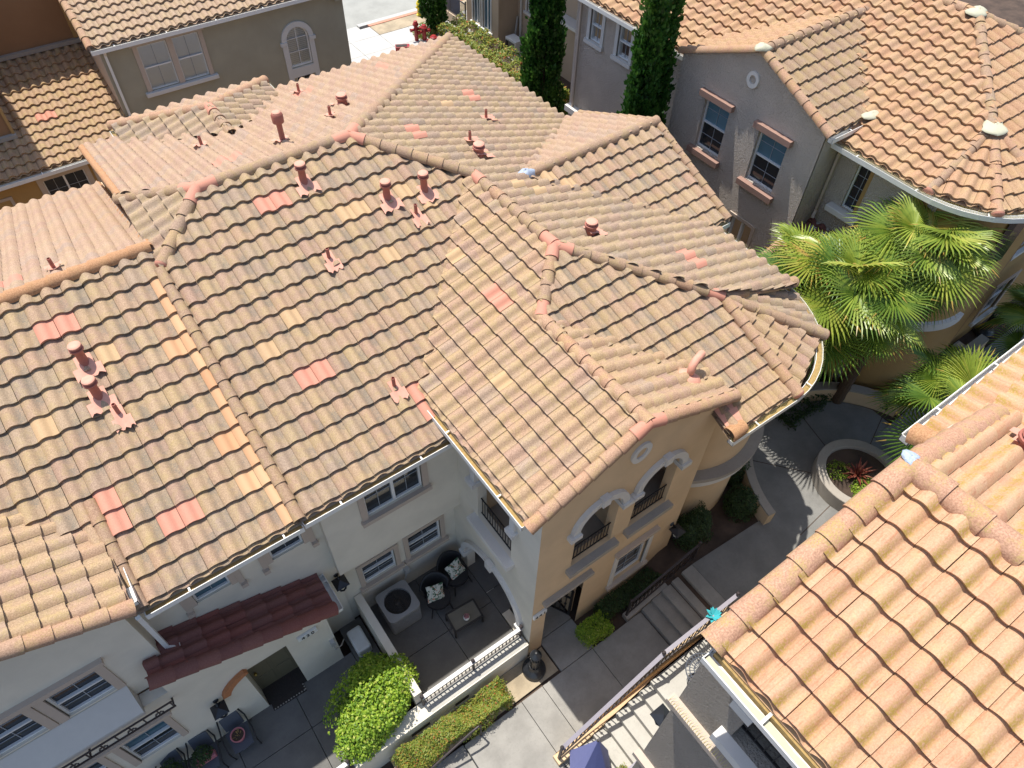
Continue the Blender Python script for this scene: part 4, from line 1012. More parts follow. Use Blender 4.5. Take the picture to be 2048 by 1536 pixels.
m = MB(); m.fbox(FL, 4.92, 5.16, -.2, .15, 4.22, 4.345); m.fbox(FL, 4.97, 5.121, 0, .07, 4.345, 4.9); m.build('impost', M['trim'], TH)
m = MB(); m.fbox(FL, 6.24, 6.5, -.2, .15, 4.22, 4.345); m.fbox(FL, 6.279, 6.43, 0, .07, 4.345, 4.9); m.build('impost', M['trim'], TH)
MB().fbox(FL, 4.98, 6.42, -.22, .20, 2.83, 2.975).build('sill', M['trim'], TH)
rl = MB()
for zz in (3.05, 3.62): rl.fbox(FL, 5.12, 6.28, -.10, -.075, zz, zz+.022)
for i in range(13):
    u = 5.16+1.08*i/12; rl.fbox(FL, u-.007, u+.007, -.093, -.080, 3.06, 3.63)
rl.build('balcony_rail', M['iron'], TH)
# loggia interiors
MB().box(4.25, 8.2, 4.53, 7.28, 2.62, 2.79).build('loggia_floor', M['ledge'], TH); MB().box(4.25, 8.2, 4.53, 6.4, 5.6, 5.68).build('loggia_ceiling', M['ledge'], TH)
m = MB(); m.box(4.25, 8.25, 6.38, 6.46, 2.8, 5.6); m.box(6.13, 6.23, 4.53, 6.38, 2.8, 5.6); m.box(8.1, 8.2, 4.53, 6.38, 2.8, 5.6); m.build('loggia_wall', M['st_tan'], TH)
m = MB(); m.box(5.0, 5.95, 6.35, 6.378, 2.8, 4.7); m.box(6.5, 7.4, 6.35, 6.378, 2.8, 4.7); m.build('loggia_door', M['glass'], TH)
m = MB(); m.box(6.06, 6.16, 4.53, 7.29, -.6, 2.6); m.box(4.26, 6.06, 7.2, 7.29, -.6, 2.6); m.box(5.42, 5.50, 4.53, 5.2, -.6, 2.6); m.build('porch_wall', M['st_tan'], TH)
gm = MB(); G0, G1 = Vector((5.38, 4.50, -.62)), Vector((4.98, 5.25, -.62)); Zv = Vector((0, 0, 1))
for zz in (.06, .95, 1.35): gm.bar(G0+Zv*zz, G1+Zv*zz, .04)
for i in range(8):
    c = G0.lerp(G1, i/7); gm.bar(c+Zv*.06, c+Zv*1.35, .022 if 0 < i < 7 else .05)
    if 0 < i < 7: gm.lathe(c+Zv*.55, [(.01, -.06), (.035, 0), (.01, .06)], 8)
gm.build('gate', M['iron'], TH)
# round stair tower
def arcwall(cx, cy, r, a0, a1, z0, z1, n=28): 
    return [(cx+r*math.cos(R(a0+(a1-a0)*i/n)), cy+r*math.sin(R(a0+(a1-a0)*i/n))) for i in range(n+1)]
TC = (9.75, 6.25)
pts = [(8.1, 6.6), (8.1, 5.2)]+arcwall(TC[0], TC[1], 1.88, -142, 15, 0, 0)+[(11.5, 8)]
MB().prism(pts, -.7, 5.5).build('tower_wall', WG, TH, smooth=True, fixn=True)
MB().prism(arcwall(TC[0], TC[1], 2.15, -136, 10, 0, 0)+[TC], 2.44, 2.56).build('tower_cornice', M['ledge'], TH, fixn=True, smooth=True)
MB().prism(arcwall(TC[0], TC[1], 2.10, -136, 10, 0, 0)+[TC], 2.20, 2.438).build('cornice_band', M['trim'], TH, fixn=True, smooth=True)
MB().prism(arcwall(TC[0], TC[1], 2.06, -92, -55, 0, 0, 10)+arcwall(TC[0], TC[1], 1.7, -55, -92, 0, 0, 6), 3.95, 4.08).build('sill', M['trim'], TH, bevel=.02)
MB().prism(arcwall(TC[0], TC[1], 1.89, -88, -60, 0, 0, 8)+arcwall(TC[0], TC[1], 1.7, -60, -88, 0, 0, 6), 4.09, 5.2).build('tower_window', M['glass'], TH)
# remaining outside walls of the row
m = MB(); m.prism([(.95, 7.5), (4.1, 7.5), (11.5, 7.9), (11.5, 18.9), (.95, 18.9)], -.7, 5.42); m.prism([(-6.8, 7.6), (.95, 7.6), (.95, 20), (-6.8, 20)], -.7, 4.4); m.prism([(8.4, 8.35), (12.1, 8.35), (12.1, 13.3), (8.4, 13.3)], -.7, 5.8); m.prism([(1.95, 17), (5.6, 17), (5.6, 19.3), (1.95, 19.3)], -.7, 6.0)
m.build('outer_wall', M['st_tan'], TH, fixn=True)
m = MB(); m.add([(12.1, 8.35, 5.8), (12.1, 13.3, 5.8), (12.1, 10.8, 6.9)], [(0, 1, 2)]); m.build('gable_wall', M['st_tan'], TH)

# wall lanterns, house numbers, meter boxes: fixed to the row
def lantern(parent, c, out):
    c = Vector(c); o = Vector(out).normalized(); s = Vector((-o.y, o.x, 0)); Z = Vector((0, 0, 1)); m = MB()
    m.lathe(c, [(.06, 0), (.05, .03), (.02, .04)], 10, axis=o); m.bar(c+o*.03, c+o*.14+Z*.1, .03); m.bar(c+o*.14+Z*.1, c+o*.2+Z*.02, .025)
    l = m.build('wall_lantern', M['lamp'], parent); q = c+o*.2; w = .145; m = MB()
    P = [q+o*a*w+s*b*w-Z*.02 for a, b in ((-1, -1), (1, -1), (1, 1), (-1, 1))]; m.add(P+[q+Z*.09], [(0, 1, 4), (1, 2, 4), (2, 3, 4), (3, 0, 4), (3, 2, 1, 0)])
    m.build('lantern_hood', M['lamp'], l)
    m = MB()
    for a, b in ((-1, -1), (1, -1), (1, 1), (-1, 1)): m.bar(q+o*a*.09+s*b*.09-Z*.02, q+o*a*.06+s*b*.06-Z*.27, .018)
    m.lathe(q-Z*.28, [(.09, 0), (.09, .02), (.02, .03)], 8); m.build('lantern_cage', M['lamp'], l)
    m = MB(); m.lathe(q-Z*.25, [(.06, 0), (.08, .22)], 8); m.build('lantern_glass', M['lens'], l)
lantern(TH, (-1.98, 6.60, 1.42), (0, -1, 0)); lantern(TH, (8.12, 4.30, 1.30), (0, -1, 0)); lantern(TH, (1.08, 7.25, 2.12), (0, -1, 0))
def plate(parent, F, u, z, txt, w=.42, h=.15):
    m = MB(); m.fbox(F, u-w/2, u+w/2, 0, .06, z, z+h); p = m.build('house_number', M['china'], parent, bevel=.008)
    cu = bpy.data.curves.new('digits', 'FONT'); cu.body = txt; cu.size = h*1.0; cu.align_x = 'CENTER'; cu.extrude = .004; cu.space_character = 1.35
    tmp = bpy.data.objects.new('digits_tmp', cu); COL.objects.link(tmp); bpy.context.view_layer.update()
    me = bpy.data.meshes.new_from_object(tmp.evaluated_get(bpy.context.evaluated_depsgraph_get())); bpy.data.objects.remove(tmp)
    o = Vector(ORG[parent.name]); B = Vector(F(u, .064, z+.025)); U = Vector(F(1, 0, 0))-Vector(F(0, 0, 0)); N = F.N
    for v in me.vertices: c = v.co.copy(); p_ = B+U*c.x+Vector((0, 0, 1))*c.y+N*c.z-o; v.co = p_
    me.materials.clear(); me.materials.append(M['iron'])
    t = bpy.data.objects.new('digits', me); COL.objects.link(t); t.parent = p; ORG[t.name] = tuple(o)
plate(TH, FX(6.6), .05, 1.78, '430'); plate(TH, FX(4.3), 4.20, 1.52, '441', w=.34)
m = MB(); m.box(.36, .46, 6.5, 6.6, .75, .93); m.tube([(.41, 6.52, .75), (.41, 6.5, .55), (.55, 6.55, .45), (.66, 6.7, .3)], .015, 6); m.build('meter_box', M['steel'], TH)
m = MB(); m.box(2.55, 2.68, 7.2, 7.3, .35, .55); m.tube([(2.6, 7.25, .35), (2.5, 7.2, .1), (2.35, 7.1, .0)], .02, 6); m.build('switch_box', M['steel'], TH)
# ------------------------------------------------------------------ olive house (rear left) and its neighbours
OH = thing('olive_house', 'olive green stucco house with pale tiled roof, twin windows and an arched window', 'house', (6, 26, -.2))
F = FX(25.15)
ha = archloop(8.66, 9.50, 3.22, 4.20, 14)
wall(OH, F, rect(2.75, 11.0, -.3, 5.6), M['st_olive'], [rect(3.84, 4.76, 3.82, 5.26), rect(4.94, 5.80, 3.82, 5.26), ha, rect(8.78, 9.38, 2.2, 2.85)], .10)
window(OH, F, 3.84, 4.76, 3.82, 5.26, rows=1, trim=None, blind=.97); window(OH, F, 4.94, 5.80, 3.82, 5.26, rows=1, trim=None, blind=.97)
m = MB(); m.fbox(F, 3.70, 3.84, -.02, .04, 3.82, 5.3); m.fbox(F, 4.76, 4.94, -.02, .04, 3.82, 5.3); m.fbox(F, 5.80, 5.94, -.02, .04, 3.82, 5.3); m.fbox(F, 3.62, 6.02, -.02, .06, 5.3, 5.48); m.build('trim', M['trim_tan'], OH)
MB().fbox(F, 3.60, 6.04, -.05, .14, 3.68, 3.815).build('sill', M['trim'], OH, bevel=.015)
m = MB(); c, n = 9.08, 18
for i in range(n):
    a0, a1 = PI*i/n, PI*(i+1)/n; P = []
    for a in (a0, a1):
        for r_, nn in ((.422, -.05), (.60, -.05), (.60, .07), (.422, .07)): P.append(F(c+r_*math.cos(a), nn, 4.2+r_*math.sin(a)))
    m.hexa(P)
m.fbox(F, 8.48, 8.66, -.02, .045, 2.0, 4.1); m.fbox(F, 9.50, 9.68, -.02, .045, 2.0, 4.1); m.fbox(F, 8.42, 8.66, -.02, .1, 4.08, 4.198); m.fbox(F, 9.50, 9.74, -.02, .1, 4.08, 4.198); m.fbox(F, 8.66, 9.5, -.02, .04, 2.86, 3.2); m.build('arch_trim', M['trim'], OH)
w = MB(); w.fbox(F, 8.66, 8.705, -.095, -.04, 3.22, 4.2); w.fbox(F, 9.455, 9.5, -.095, -.04, 3.22, 4.2); w.fbox(F, 8.705, 9.455, -.095, -.04, 3.22, 3.27); w.fbox(F, 9.07, 9.09, -.09, -.07, 3.27, 4.6); w.fbox(F, 8.7, 9.46, -.091, -.071, 3.72, 3.74); w.fbox(F, 8.7, 9.46, -.091, -.071, 4.19, 4.21)
n = 14
for i in range(n):
    a0, a1 = PI*i/n, PI*(i+1)/n; P = []
    for a in (a0, a1):
        for r_, nn in ((.375, -.095), (.419, -.095), (.419, -.04), (.375, -.04)): P.append(F(c+r_*math.cos(a), nn, 4.2+r_*math.sin(a)))
    w.hexa(P)
w = w.build('window', M['white'], OH)
MB().add([F(u, -.1, z) for u, z in ha], [tuple(range(len(ha)))]).build('pane', M['clear'], w)
b = MB(); z = 4.5
while z > 3.3:
    hw_ = .40 if z < 4.2 else math.sqrt(max(0, .16-(z-4.2)**2))
    b.add([F(c-hw_, -.16, z), F(c+hw_, -.16, z), F(c+hw_, -.13, z-.045), F(c-hw_, -.13, z-.045)], [(0, 1, 2, 3)]); z -= .065
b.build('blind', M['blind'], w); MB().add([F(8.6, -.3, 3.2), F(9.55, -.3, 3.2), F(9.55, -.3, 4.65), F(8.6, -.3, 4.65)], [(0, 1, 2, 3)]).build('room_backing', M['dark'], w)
window(OH, F, 8.78, 9.38, 2.2, 2.85, rows=1, split=None, cols=2)
MB().fbox(F, 2.6, 11.0, -.01, .012, 2.72, 2.735).build('joint_line', M['st_olive'], OH)
wall(OH, FY(2.75), [(25.15, -.3), (36, -.3), (36, 5.6), (30.5, 7.8), (25.15, 5.6)], M['trim_tan']); wall(OH, FY(11.0, 1), [(25.15, -.3), (32, -.3), (32, 5.6), (28.5, 7.0), (25.15, 5.6)], M['st_olive'])
rO = roof(OH, (4, 24.9, 5.66), (1, 0), (0, 1), SL, [(2.55, 24.82), (11.1, 24.82), (11.1, 30), (2.55, 30)], 'tile_oh', w=.298, e=.33, spec=[(6.3, 26.7, 1), (6.6, 26.7, 1), (6.3, 27.2, 1)])
caps(OH, (2.55, 24.85, 5.68), (2.55, 30, 5.68+5.15*SL), mat='cap_g', r=.12, L=.36, name='rake_tile')
gutter(OH, [(2.5, 24.74, 5.62), (11.1, 24.74, 5.62)], (6, 30, 5), debris=False, w=.14)
downspout(OH, [(2.88, 24.84, 5.5), (2.88, 25.08, 5.3), (2.88, 25.08, 0)])
MB().box(10.6, 11.25, 24.86, 25.145, 5.2, 5.5).build('eave_bracket', M['st_olive'], OH)

BB = thing('brown_house', 'dark brown stucco house with a golden tiled lower roof, left of the olive house', 'house', (-3, 26, -.2))
rFL = roof(BB, (0, 24.25, 2.85), (1, 0), (0, 1), SL, [(-9, 24.18), (2.74, 24.18), (2.74, 28.4), (-9, 28.4)], 'tile_fl', w=.30, e=.33, spec=[(.5, 26.0, 1), (.82, 26.05, 1), (.9, 29.6, 1)])
gutter(BB, [(-9, 24.08, 2.80), (2.5, 24.08, 2.80)], (0, 30, 2), debris=False, w=.14)
def flz(y): return 2.85+SL*(y-24.25)
m = MB(); m.box(-9, 3.3, 28.25, 33, -.3, 8.4); m.box(-9, -.52, 25.55, 28.24, -.3, 9.6); m.build('wall', M['st_brown'], BB)
m = MB(); m.box(2.55, 2.68, 28.17, 28.249, 4.7, 8.4); m.box(-.519, -.44, 25.5, 25.64, 3.45, 9.6); m.build('corner_trim', M['st_ochre'], BB)
MB().box(-.44, 2.7, 28.10, 28.249, 4.56, 4.68).build('flashing', M['ledge'], BB); MB().box(-3, -.42, 25.40, 25.549, 3.42, 3.54).build('flashing', M['ledge'], BB)
F = FX(24.5)
wall(BB, F, rect(-9, 2.59, -.4, 2.78), M['st_ochre'], [rect(-.42, .84, 1.45, 2.35), rect(1.2, 1.9, 1.5, 2.3)], .1)
wn = window(BB, F, -.42, .84, 1.45, 2.35, cols=4, rows=2, split='V', trim='trim_tan', tw=.16, glass='glass'); window(BB, F, 1.2, 1.9, 1.5, 2.3, cols=2, rows=2, split=None, trim='trim_tan', tw=.12)
window(BB, FX(24.5), -2.3, -1.5, 1.2, 2.1, trim='trim_tan')
FW = FX(26.4)
m = MB(); m.fbox(FX(28.25), -.50, .03, .02, .06, 4.95, 6.1); ww = m.build('window', M['white'], BB); MB().fbox(FX(28.25), -.45, -.02, .061, .07, 5.05, 6.0).build('pane', M['glass'], ww); MB().fbox(FX(28.25), -.5, .13, .01, .16, 4.82, 4.95).build('sill', M['white'], ww)

# ------------------------------------------------------------------ far tan house beyond the hedge
BH = thing('tan_house', 'warm tan stucco house beyond the flowering hedge with white windows and a wall-side condenser', 'house', (21, 27, -.2))
F = FY(19.6)
wall(BH, F, rect(27.7, 30.35, -.3, 5.5), M['st_bh'], [rect(29.2, 29.78, .55, 2.9), rect(28.3, 28.95, .55, 2.9)], .1)
for a, b in ((29.2, 29.78), (28.3, 28.95)): window(BH, F, a, b, .55, 2.9, cols=2, rows=1, split='V', trim='trim', tw=.08, sill='white', glass='glass_b')
m = MB(); m.prism([(19.6, 27.7), (20.6, 27.7), (24, 27.7), (24, 30.35), (19.6, 30.35)], -.3, 5.5)
for v in list(range(0)): pass
wall(BH, FX(27.7), rect(19.6, 20.7, -.3, 5.5), M['st_bh']); wall(BH, FX(30.35, 1), rect(19.6, 24, -.3, 5.5), M['st_bh'])
F = FY(20.7)
wall(BH, F, rect(17.5, 27.7, -.3, 5.5), M['st_bh'], [rect(26.0, 27.0, 1.75, 3.0)], .1)
window(BH, F, 26.0, 27.0, 1.75, 3.0, trim='trim', tw=.1, sill='trim', glass='glass_b')
downspout(BH, [(20.62, 27.35, 5.4), (20.62, 27.35, .1)])
m = MB(); m.box(20.60, 20.7, 25.6, 25.8, 1.0, 1.25); m.tube([(20.62, 25.7, 1.0), (20.5, 25.9, .6), (20.4, 26.5, .35)], .02, 6); m.tube([(20.64, 27.62, 1.3), (20.55, 27.58, .9), (20.4, 27.5, .3)], .05, 6); m.build('conduit', M['steel'], BH)
roof(BH, (19.3, 25, 5.6), (0, -1), (1, 0), SL, [(19.25, 17), (26, 17), (26, 30.7), (19.25, 30.7)], 'tile_ur')
m = MB().box(20.1, 20.69, 20.5, 24.3, 2.5, 2.62); m.build('canopy', M['trim'], BH)

# ------------------------------------------------------------------ house on the upper right
UR = thing('taupe_house', 'taupe stucco house with orange tiled hip roof, round tower and two-window gable', 'house', (18, 9, .3))
UZ = lambda x: 6.87+SL*(x-15.6)
rU = roof(UR, (15.6, 10, 6.87), (0, -1), (1, 0), SL, [(15.54, 5.5), (17.6, 5.55), (20.0, 8.0), (20.0, 10.3), (15.54, 10.3)], 'tile_ur', w=.34, e=.315, off=.3)
roof(UR, (15.6, 10, 6.87), (0, -1), (1, 0), SL, [(15.54, 10.3), (20.0, 10.3), (20.0, 19.5), (15.54, 19.5)], 'tile_ur', w=.34, e=.315, off=.3, spec=[(17.0, 15.7, 1), (17.25, 15.4, 1), (18.6, 14.0, 1)])
rUs = roof(UR, (20, 3.57, 6.87), (1, 0), (0, 1), SL, [(17.6, 3.5), (24.4, 3.5), (20.0, 8.0), (17.6, 5.6)], 'tile_ur', w=.34, e=.36)
rUe = roof(UR, (24.4, 8, 6.87), (0, 1), (-1, 0), SL, [(24.45, 3.5), (24.45, 19.5), (20, 19.5), (20, 8.0)], 'tile_e')
UA = (17.6, 5.57, 7.70)
Q1, Q2, Q3 = (15.6, 5.5, 6.87), (16.17, 4.13, 6.87), (17.6, 3.55, 6.87)
facet(UA, Q1, Q2, 'tile_ur', par=UR); facet(UA, Q2, Q3, 'tile_ur', par=UR)
rGf = roof(UR, (16, 7.9, 7.2), (1, 0), (0, 1), SL, [(14.98, 7.84), (16.6, 7.84), (19.2, 10.32), (14.98, 10.32)], 'tile_ug')
rGb = roof(UR, (16, 12.7, 7.2), (-1, 0), (0, -1), SL, [(14.98, 12.76), (16.6, 12.76), (19.2, 10.28), (14.98, 10.28)], 'tile_ur')
cu = lambda a, b, **k: caps(UR, a, b, mat=k.pop('mat', 'cap'), **k)
cu((14.98, 10.3, 8.23), (19.2, 10.3, 8.23)); cu(UA, (20.0, 8.0, 8.72)); cu((20.0, 8.0, 8.72), (20.0, 19.5, 8.72), mat='cap_g'); cu((24.4, 3.55, 6.88), (20, 8.0, 8.72))
cu((15.62, 5.45, 6.87), UA, endcap=True); cu((16.15, 4.1, 6.87), UA, mat='cap_g', endcap=True); cu((17.62, 3.52, 6.87), UA, mat='cap_g', endcap=True)
cu((15.04, 7.82, 7.2), (15.04, 10.3, 8.23), mat='cap_g', r=.115); cu((15.04, 12.78, 7.2), (15.04, 10.3, 8.23), mat='cap_g', r=.115)
blob(UR, (17.55, 5.53, 7.74), .36, .26, .09, 'mastic', 'sealant_patch', 2); blob(UR, (20.0, 8.05, 8.75), .26, .26, .11, 'mastic', 'sealant_patch', 4)
blob(UR, (15.0, 10.3, 8.28), .22, .16, .11, 'mastic', 'sealant_patch', 5); blob(UR, (19.2, 10.3, 8.27), .2, .2, .08, 'mastic', 'sealant_patch', 6); blob(UR, (16.45, 7.8, 7.29), .24, .18, .08, 'mastic', 'sealant_patch', 7)
ga = [(17.6+2.14*math.cos(R(a)), 5.57+2.14*math.sin(R(a)), 6.82) for a in range(180, 271, 9)]
gutter(UR, [(15.46, 7.95, 6.82)]+ga+[(20, 3.43, 6.82), (24.4, 3.43, 6.82)], UA, debris=False, w=.15, spikes=True)
gutter(UR, [(15.46, 12.75, 6.82), (15.46, 18.3, 6.82)], (20, 15, 6.8), debris=False, w=.15); gutter(UR, [(15.05, 7.76, 7.14), (16.4, 7.76, 7.14)], (15.7, 9, 7), debris=False, straps=.6)
F = FY(15.06)
UGW = [(7.95, .2), (12.7, .2), (12.7, 7.16), (10.3, 8.16), (7.95, 7.16)]
wall(UR, F, UGW, M['st_ur'], [rect(8.82, 9.74, 4.98, 6.46), rect(10.76, 11.64, 4.98, 6.46), rect(9.0, 9.75, 2.9, 3.75)], .16)
for a, b in ((8.82, 9.74), (10.76, 11.64)):
    w = window(UR, F, a, b, 4.98, 6.46, rows=4, depth=.16, glass='glass_t')
    MB().fbox(F, a-.13, b+.13, -.02, .15, 6.47, 6.63).build('lintel', M['trim_rough'], w); MB().fbox(F, a-.13, b+.13, -.14, .15, 4.80, 4.965).build('sill', M['trim_rough'], w)
window(UR, F, 9.0, 9.75, 2.9, 3.75, blind=1, trim='trim_tan', rows=1, split='V')
ring = MB(); n = 24
for i in range(n):
    P = []
    for a in (2*PI*i/n, 2*PI*(i+1)/n):
        for r_, nn in ((.10, -.02), (.185, -.02), (.185, .05), (.10, .05)): P.append(F(10.33+r_*math.cos(a), nn, 7.48+r_*1.15*math.sin(a)))
    ring.hexa(P)
ring.build('round_trim', M['trim'], UR)
wall(UR, FX(7.95), rect(15.1, 15.98, .2, 7.16), M['st_ur']); wall(UR, FX(12.7, 1), rect(15.1, 15.98, .2, 7.16), M['st_ur'])
F = FY(15.95)
wall(UR, F, rect(5.2, 7.95, .2, 6.8), M['st_ur'], [rect(6.88, 7.34, 5.15, 6.40)], .12)
window(UR, F, 6.88, 7.34, 5.15, 6.40, cols=2, rows=4, split=None, depth=.12); MB().fbox(F, 6.72, 7.62, -.1, .22, 4.98, 5.145).build('sill', M['trim'], UR, bevel=.02)
wall(UR, F, rect(12.7, 18.15, -.3, 6.8), M['st_ur'], [rect(16.9, 17.45, 5.45, 6.42), rect(15.55, 16.12, 5.45, 6.42)], .12)
for a, b in ((16.9, 17.45), (15.55, 16.12)): window(UR, F, a, b, 5.45, 6.42, rows=1, trim='trim', tw=.13, sill='trim', glass='glass_b', blind=.55, depth=.1)
MB().fbox(F, 16.6, 18.1, 0, .25, 2.75, 2.95).build('lower_lintel', M['trim'], UR)
wall(UR, FX(18.15, 1), rect(15.95, 24, -.3, 6.8), M['st_ur'])
downspout(UR, [(15.6, 7.75, 6.7), (15.85, 7.86, 6.45), (15.85, 7.86, 4.75), (15.7, 7.8, 4.6)], 'trim_tan'); downspout(UR, [(15.85, 17.85, 6.7), (15.85, 17.85, .2)], 'trim_tan')
pts = arcwall(17.6, 5.6, 1.66, 170, 270, 0, 0)
MB().prism(pts+[(18.9, 3.94), (18.9, 6.5), (16, 7)], .2, 6.75).build('tower_wall', M['st_ochre'], UR, smooth=True, fixn=True)
pts = arcwall(17.6, 5.6, 1.78, 200, 275, 0, 0); MB().prism(pts+[(17.6, 5.6)], 2.9, 3.15).build('tower_cornice', M['trim'], UR, smooth=True, fixn=True)
F = FX(4.05)
wall(UR, F, rect(18.88, 24.2, .3, 6.75), M['st_ochre'], [rect(20.2, 21.2, 1.3, 2.6), rect(19.3, 19.9, 4.3, 5.5)], .12)
window(UR, F, 20.2, 21.2, 1.3, 2.6, trim='trim_tan', tw=.15, sill='trim'); window(UR, F, 19.3, 19.9, 4.3, 5.5, trim='trim', tw=.1, sill='trim')
MB().box(18.92, 19.08, 3.96, 4.04, .3, 6.7).build('corner_trim', M['st_brown'], UR)
m = MB(); m.prism([(17.05, 3.98), (17.25, 3.90), (17.75, 3.86), (17.75, 3.95), (17.25, 4.0)], 5.0, 6.3); m.build('tower_window', M['glass'], UR)
rUl = roof(UR, (14.5, 7, 3.75), (0, -1), (1, 0), SL, [(14.35, 5.6), (15.93, 5.6), (15.93, 8.0), (14.35, 8.0)], 'tile_dk', name='canopy_roof')
caps(rUl, (14.35, 8.0, 3.72), (15.1, 8.0, 4.02), mat='cap_g', r=.12, name='rake_tile'); blob(UR, (15.08, 7.93, 4.05), .22, .2, .1, 'mastic', 'sealant_patch', 9)
m = MB(); m.add([(15.6, 5.9, 4.25), (15.94, 5.9, 4.40), (15.94, 7.8, 4.40), (15.6, 7.8, 4.25)], [(0, 1, 2, 3)]); m.build('flashing', M['steel'], UR)
m = MB(); m.prism([(16.35, 5.8), (18.8, 5.8), (24, 4.3), (24, 18), (16.35, 18)], -.2, 6.6); m.build('outer_wall', M['st_ur'], UR, fixn=True)
wall(UR, FX(8.0, 1), rect(14.5, 15.1, .2, 3.7), M['st_ur']); wall(UR, FY(14.5), rect(5.6, 8.0, .2, 3.68), M['st_ur'])

# ------------------------------------------------------------------ house on the lower right, close to the camera
LR = thing('peach_roof_house', 'tall house with a big peach tiled gable roof with mossy rolls, closest at lower right', 'house', (5, -2, -.7))
LS = SL
rL1 = roof(LR, (3.05, .5, 9.80), (0, -1), (1, 0), LS, [(3.0, .70), (5.3, .70), (5.3, -6), (3.0, -6)], 'tile_lr', pn=14, amp=.080, w=.30, e=.315, off=.15)
rL2 = roof(LR, (7.55, .5, 9.80), (0, 1), (-1, 0), LS, [(7.9, .70), (5.3, .70), (5.3, -6), (7.9, -6)], 'tile_lr', pn=14, amp=.080, w=.30, e=.315)
rL3 = roof(LR, (8, 1.15, 9.38), (-1, 0), (0, -1), LS, [(7.0, 1.2), (12, 1.2), (12, -3), (7.0, -1.5)], 'tile_lr', pn=14, amp=.080, w=.30, e=.315, spec=[(7.5, .85, 1)])
caps(LR, (5.30, -6, 10.76), (5.30, .74, 10.76), mat='cap_l', r=.135, L=.37)
caps(LR, (2.98, .76, 9.79), (5.3, .76, 10.76), mat='cap_l', r=.125, L=.37, name='rake_tile'); caps(LR, (7.7, .74, 9.75), (5.3, .74, 10.76), mat='cap_l', r=.135, L=.37, name='rake_tile')
blob(LR, (5.30, .80, 10.84), .07, .10, .04, 'bluetape', 'sealant_patch', 3); blob(LR, (7.15, .86, 9.62), .18, .14, .05, 'mastic', 'sealant_patch', 8)
caps(LR, (7.02, 1.2, 9.38), (7.02, .85, 9.52), mat='cap_o', r=.14, L=.36, name='edge_tile')
gutter(LR, [(2.87, .74, 9.72), (2.87, -6, 9.72)], (6, -2, 9.7), straps=1.15, debris=False, w=.15, hd=.075); g_ = MB()
vs = []
rr_ = random.Random(4)
for i in range(60): y = .72-i*.112; vs += [(2.875, y, 9.685), (2.955+rr_.uniform(-.012, .016), y, 9.68)]
g_.add(vs, [(2*i, 2*i+2, 2*i+3, 2*i+1) for i in range(59)]).build('debris', M['mastic'], LR)
gutter(LR, [(6.95, 1.28, 9.33), (12, 1.28, 9.33)], (9, -2, 9.3), debris=False, straps=1.3)
MB().box(2.98, 3.08, -6, .7, 9.60, 9.74).build('fascia', M['debris'], LR); MB().box(6.95, 7.3, .75, 1.1, 9.05, 9.3).build('fascia', M['trim'], LR)
vent(LR, rL2, 7.2, .28, 'low')
F = FY(3.40)
ao = archloop(-1.9, .16, 7.62, 8.75, 16)
wall(LR, F, [(-6, 7.05), (.85, 7.05), (.85, 9.72), (-6, 9.72)], M['st_lr'], [ao], .3)
m = MB(); n = 24; c = -.87
for i in range(n):
    a0, a1 = PI*i/n, PI*(i+1)/n; P = []
    for a in (a0, a1):
        for r_, nn in ((1.032, -.05), (1.17, -.05), (1.17, .12), (1.032, .12)): P.append(F(c+r_*math.cos(a), nn, 8.75+r_*.86*math.sin(a)))
    m.hexa(P)
m.fbox(F, .10, .36, -.28, .17, 8.58, 8.745); m.build('arch_trim', M['trim'], LR)
MB().fbox(F, -2.1, .30, -.3, .15, 7.44, 7.615).build('sill', M['trim'], LR)
m = MB(); m.box(3.72, 6.8, -6, .6, 7.3, 7.6); m.box(4.9, 5.0, -6, .6, 7.6, 9.7); m.box(3.72, 4.9, .3, .4, 7.6, 9.7); m.build('balcony_wall', M['st_lr'], LR)
rl = MB()
for zz in (7.7, 8.35): rl.fbox(F, -1.9, .16, -.16, -.13, zz, zz+.03)
for i in range(16): u = -1.85+i*.13; rl.fbox(F, u-.008, u+.008, -.152, -.136, 7.72, 8.36)
rl.build('balcony_rail', M['iron'], LR)
wall(LR, FY(3.40), rect(-6, .85, -.8, 7.05), M['st_lr']); wall(LR, FX(.85, 1), rect(3.4, 12, -.8, 9.0), M['st_lr']); wall(LR, FX(.68, 1), [(3.4, 9.0), (7.5, 9.0), (7.4, 9.75), (5.3, 10.6), (3.4, 9.75)], M['st_lr'])
m = MB(); m.box(3.27, 3.399, -6, .93, 6.98, 7.10); m.build('belly_band', M['trim_tan'], LR); spike_row(LR, [Vector((3.26, .9, 7.10)), Vector((3.26, -3, 7.10))], [Vector((1, 0, 0))]*2, off=.03, h=.10)
m = MB(); m.box(3.28, 3.399, -6, .93, 4.2, 4.34); m.build('belly_band', M['trim_tan'], LR)
MB().box(3.7, 12, -6, .66, -.8, 7.0).build('outer_wall', M['st_lr'], LR)
MB().box(7.6, 12, -3, .8, 7, 9.2).build('outer_wall', M['st_lr'], LR)
lantern(LR, (4.02, .85, 4.3), (0, 1, 0))
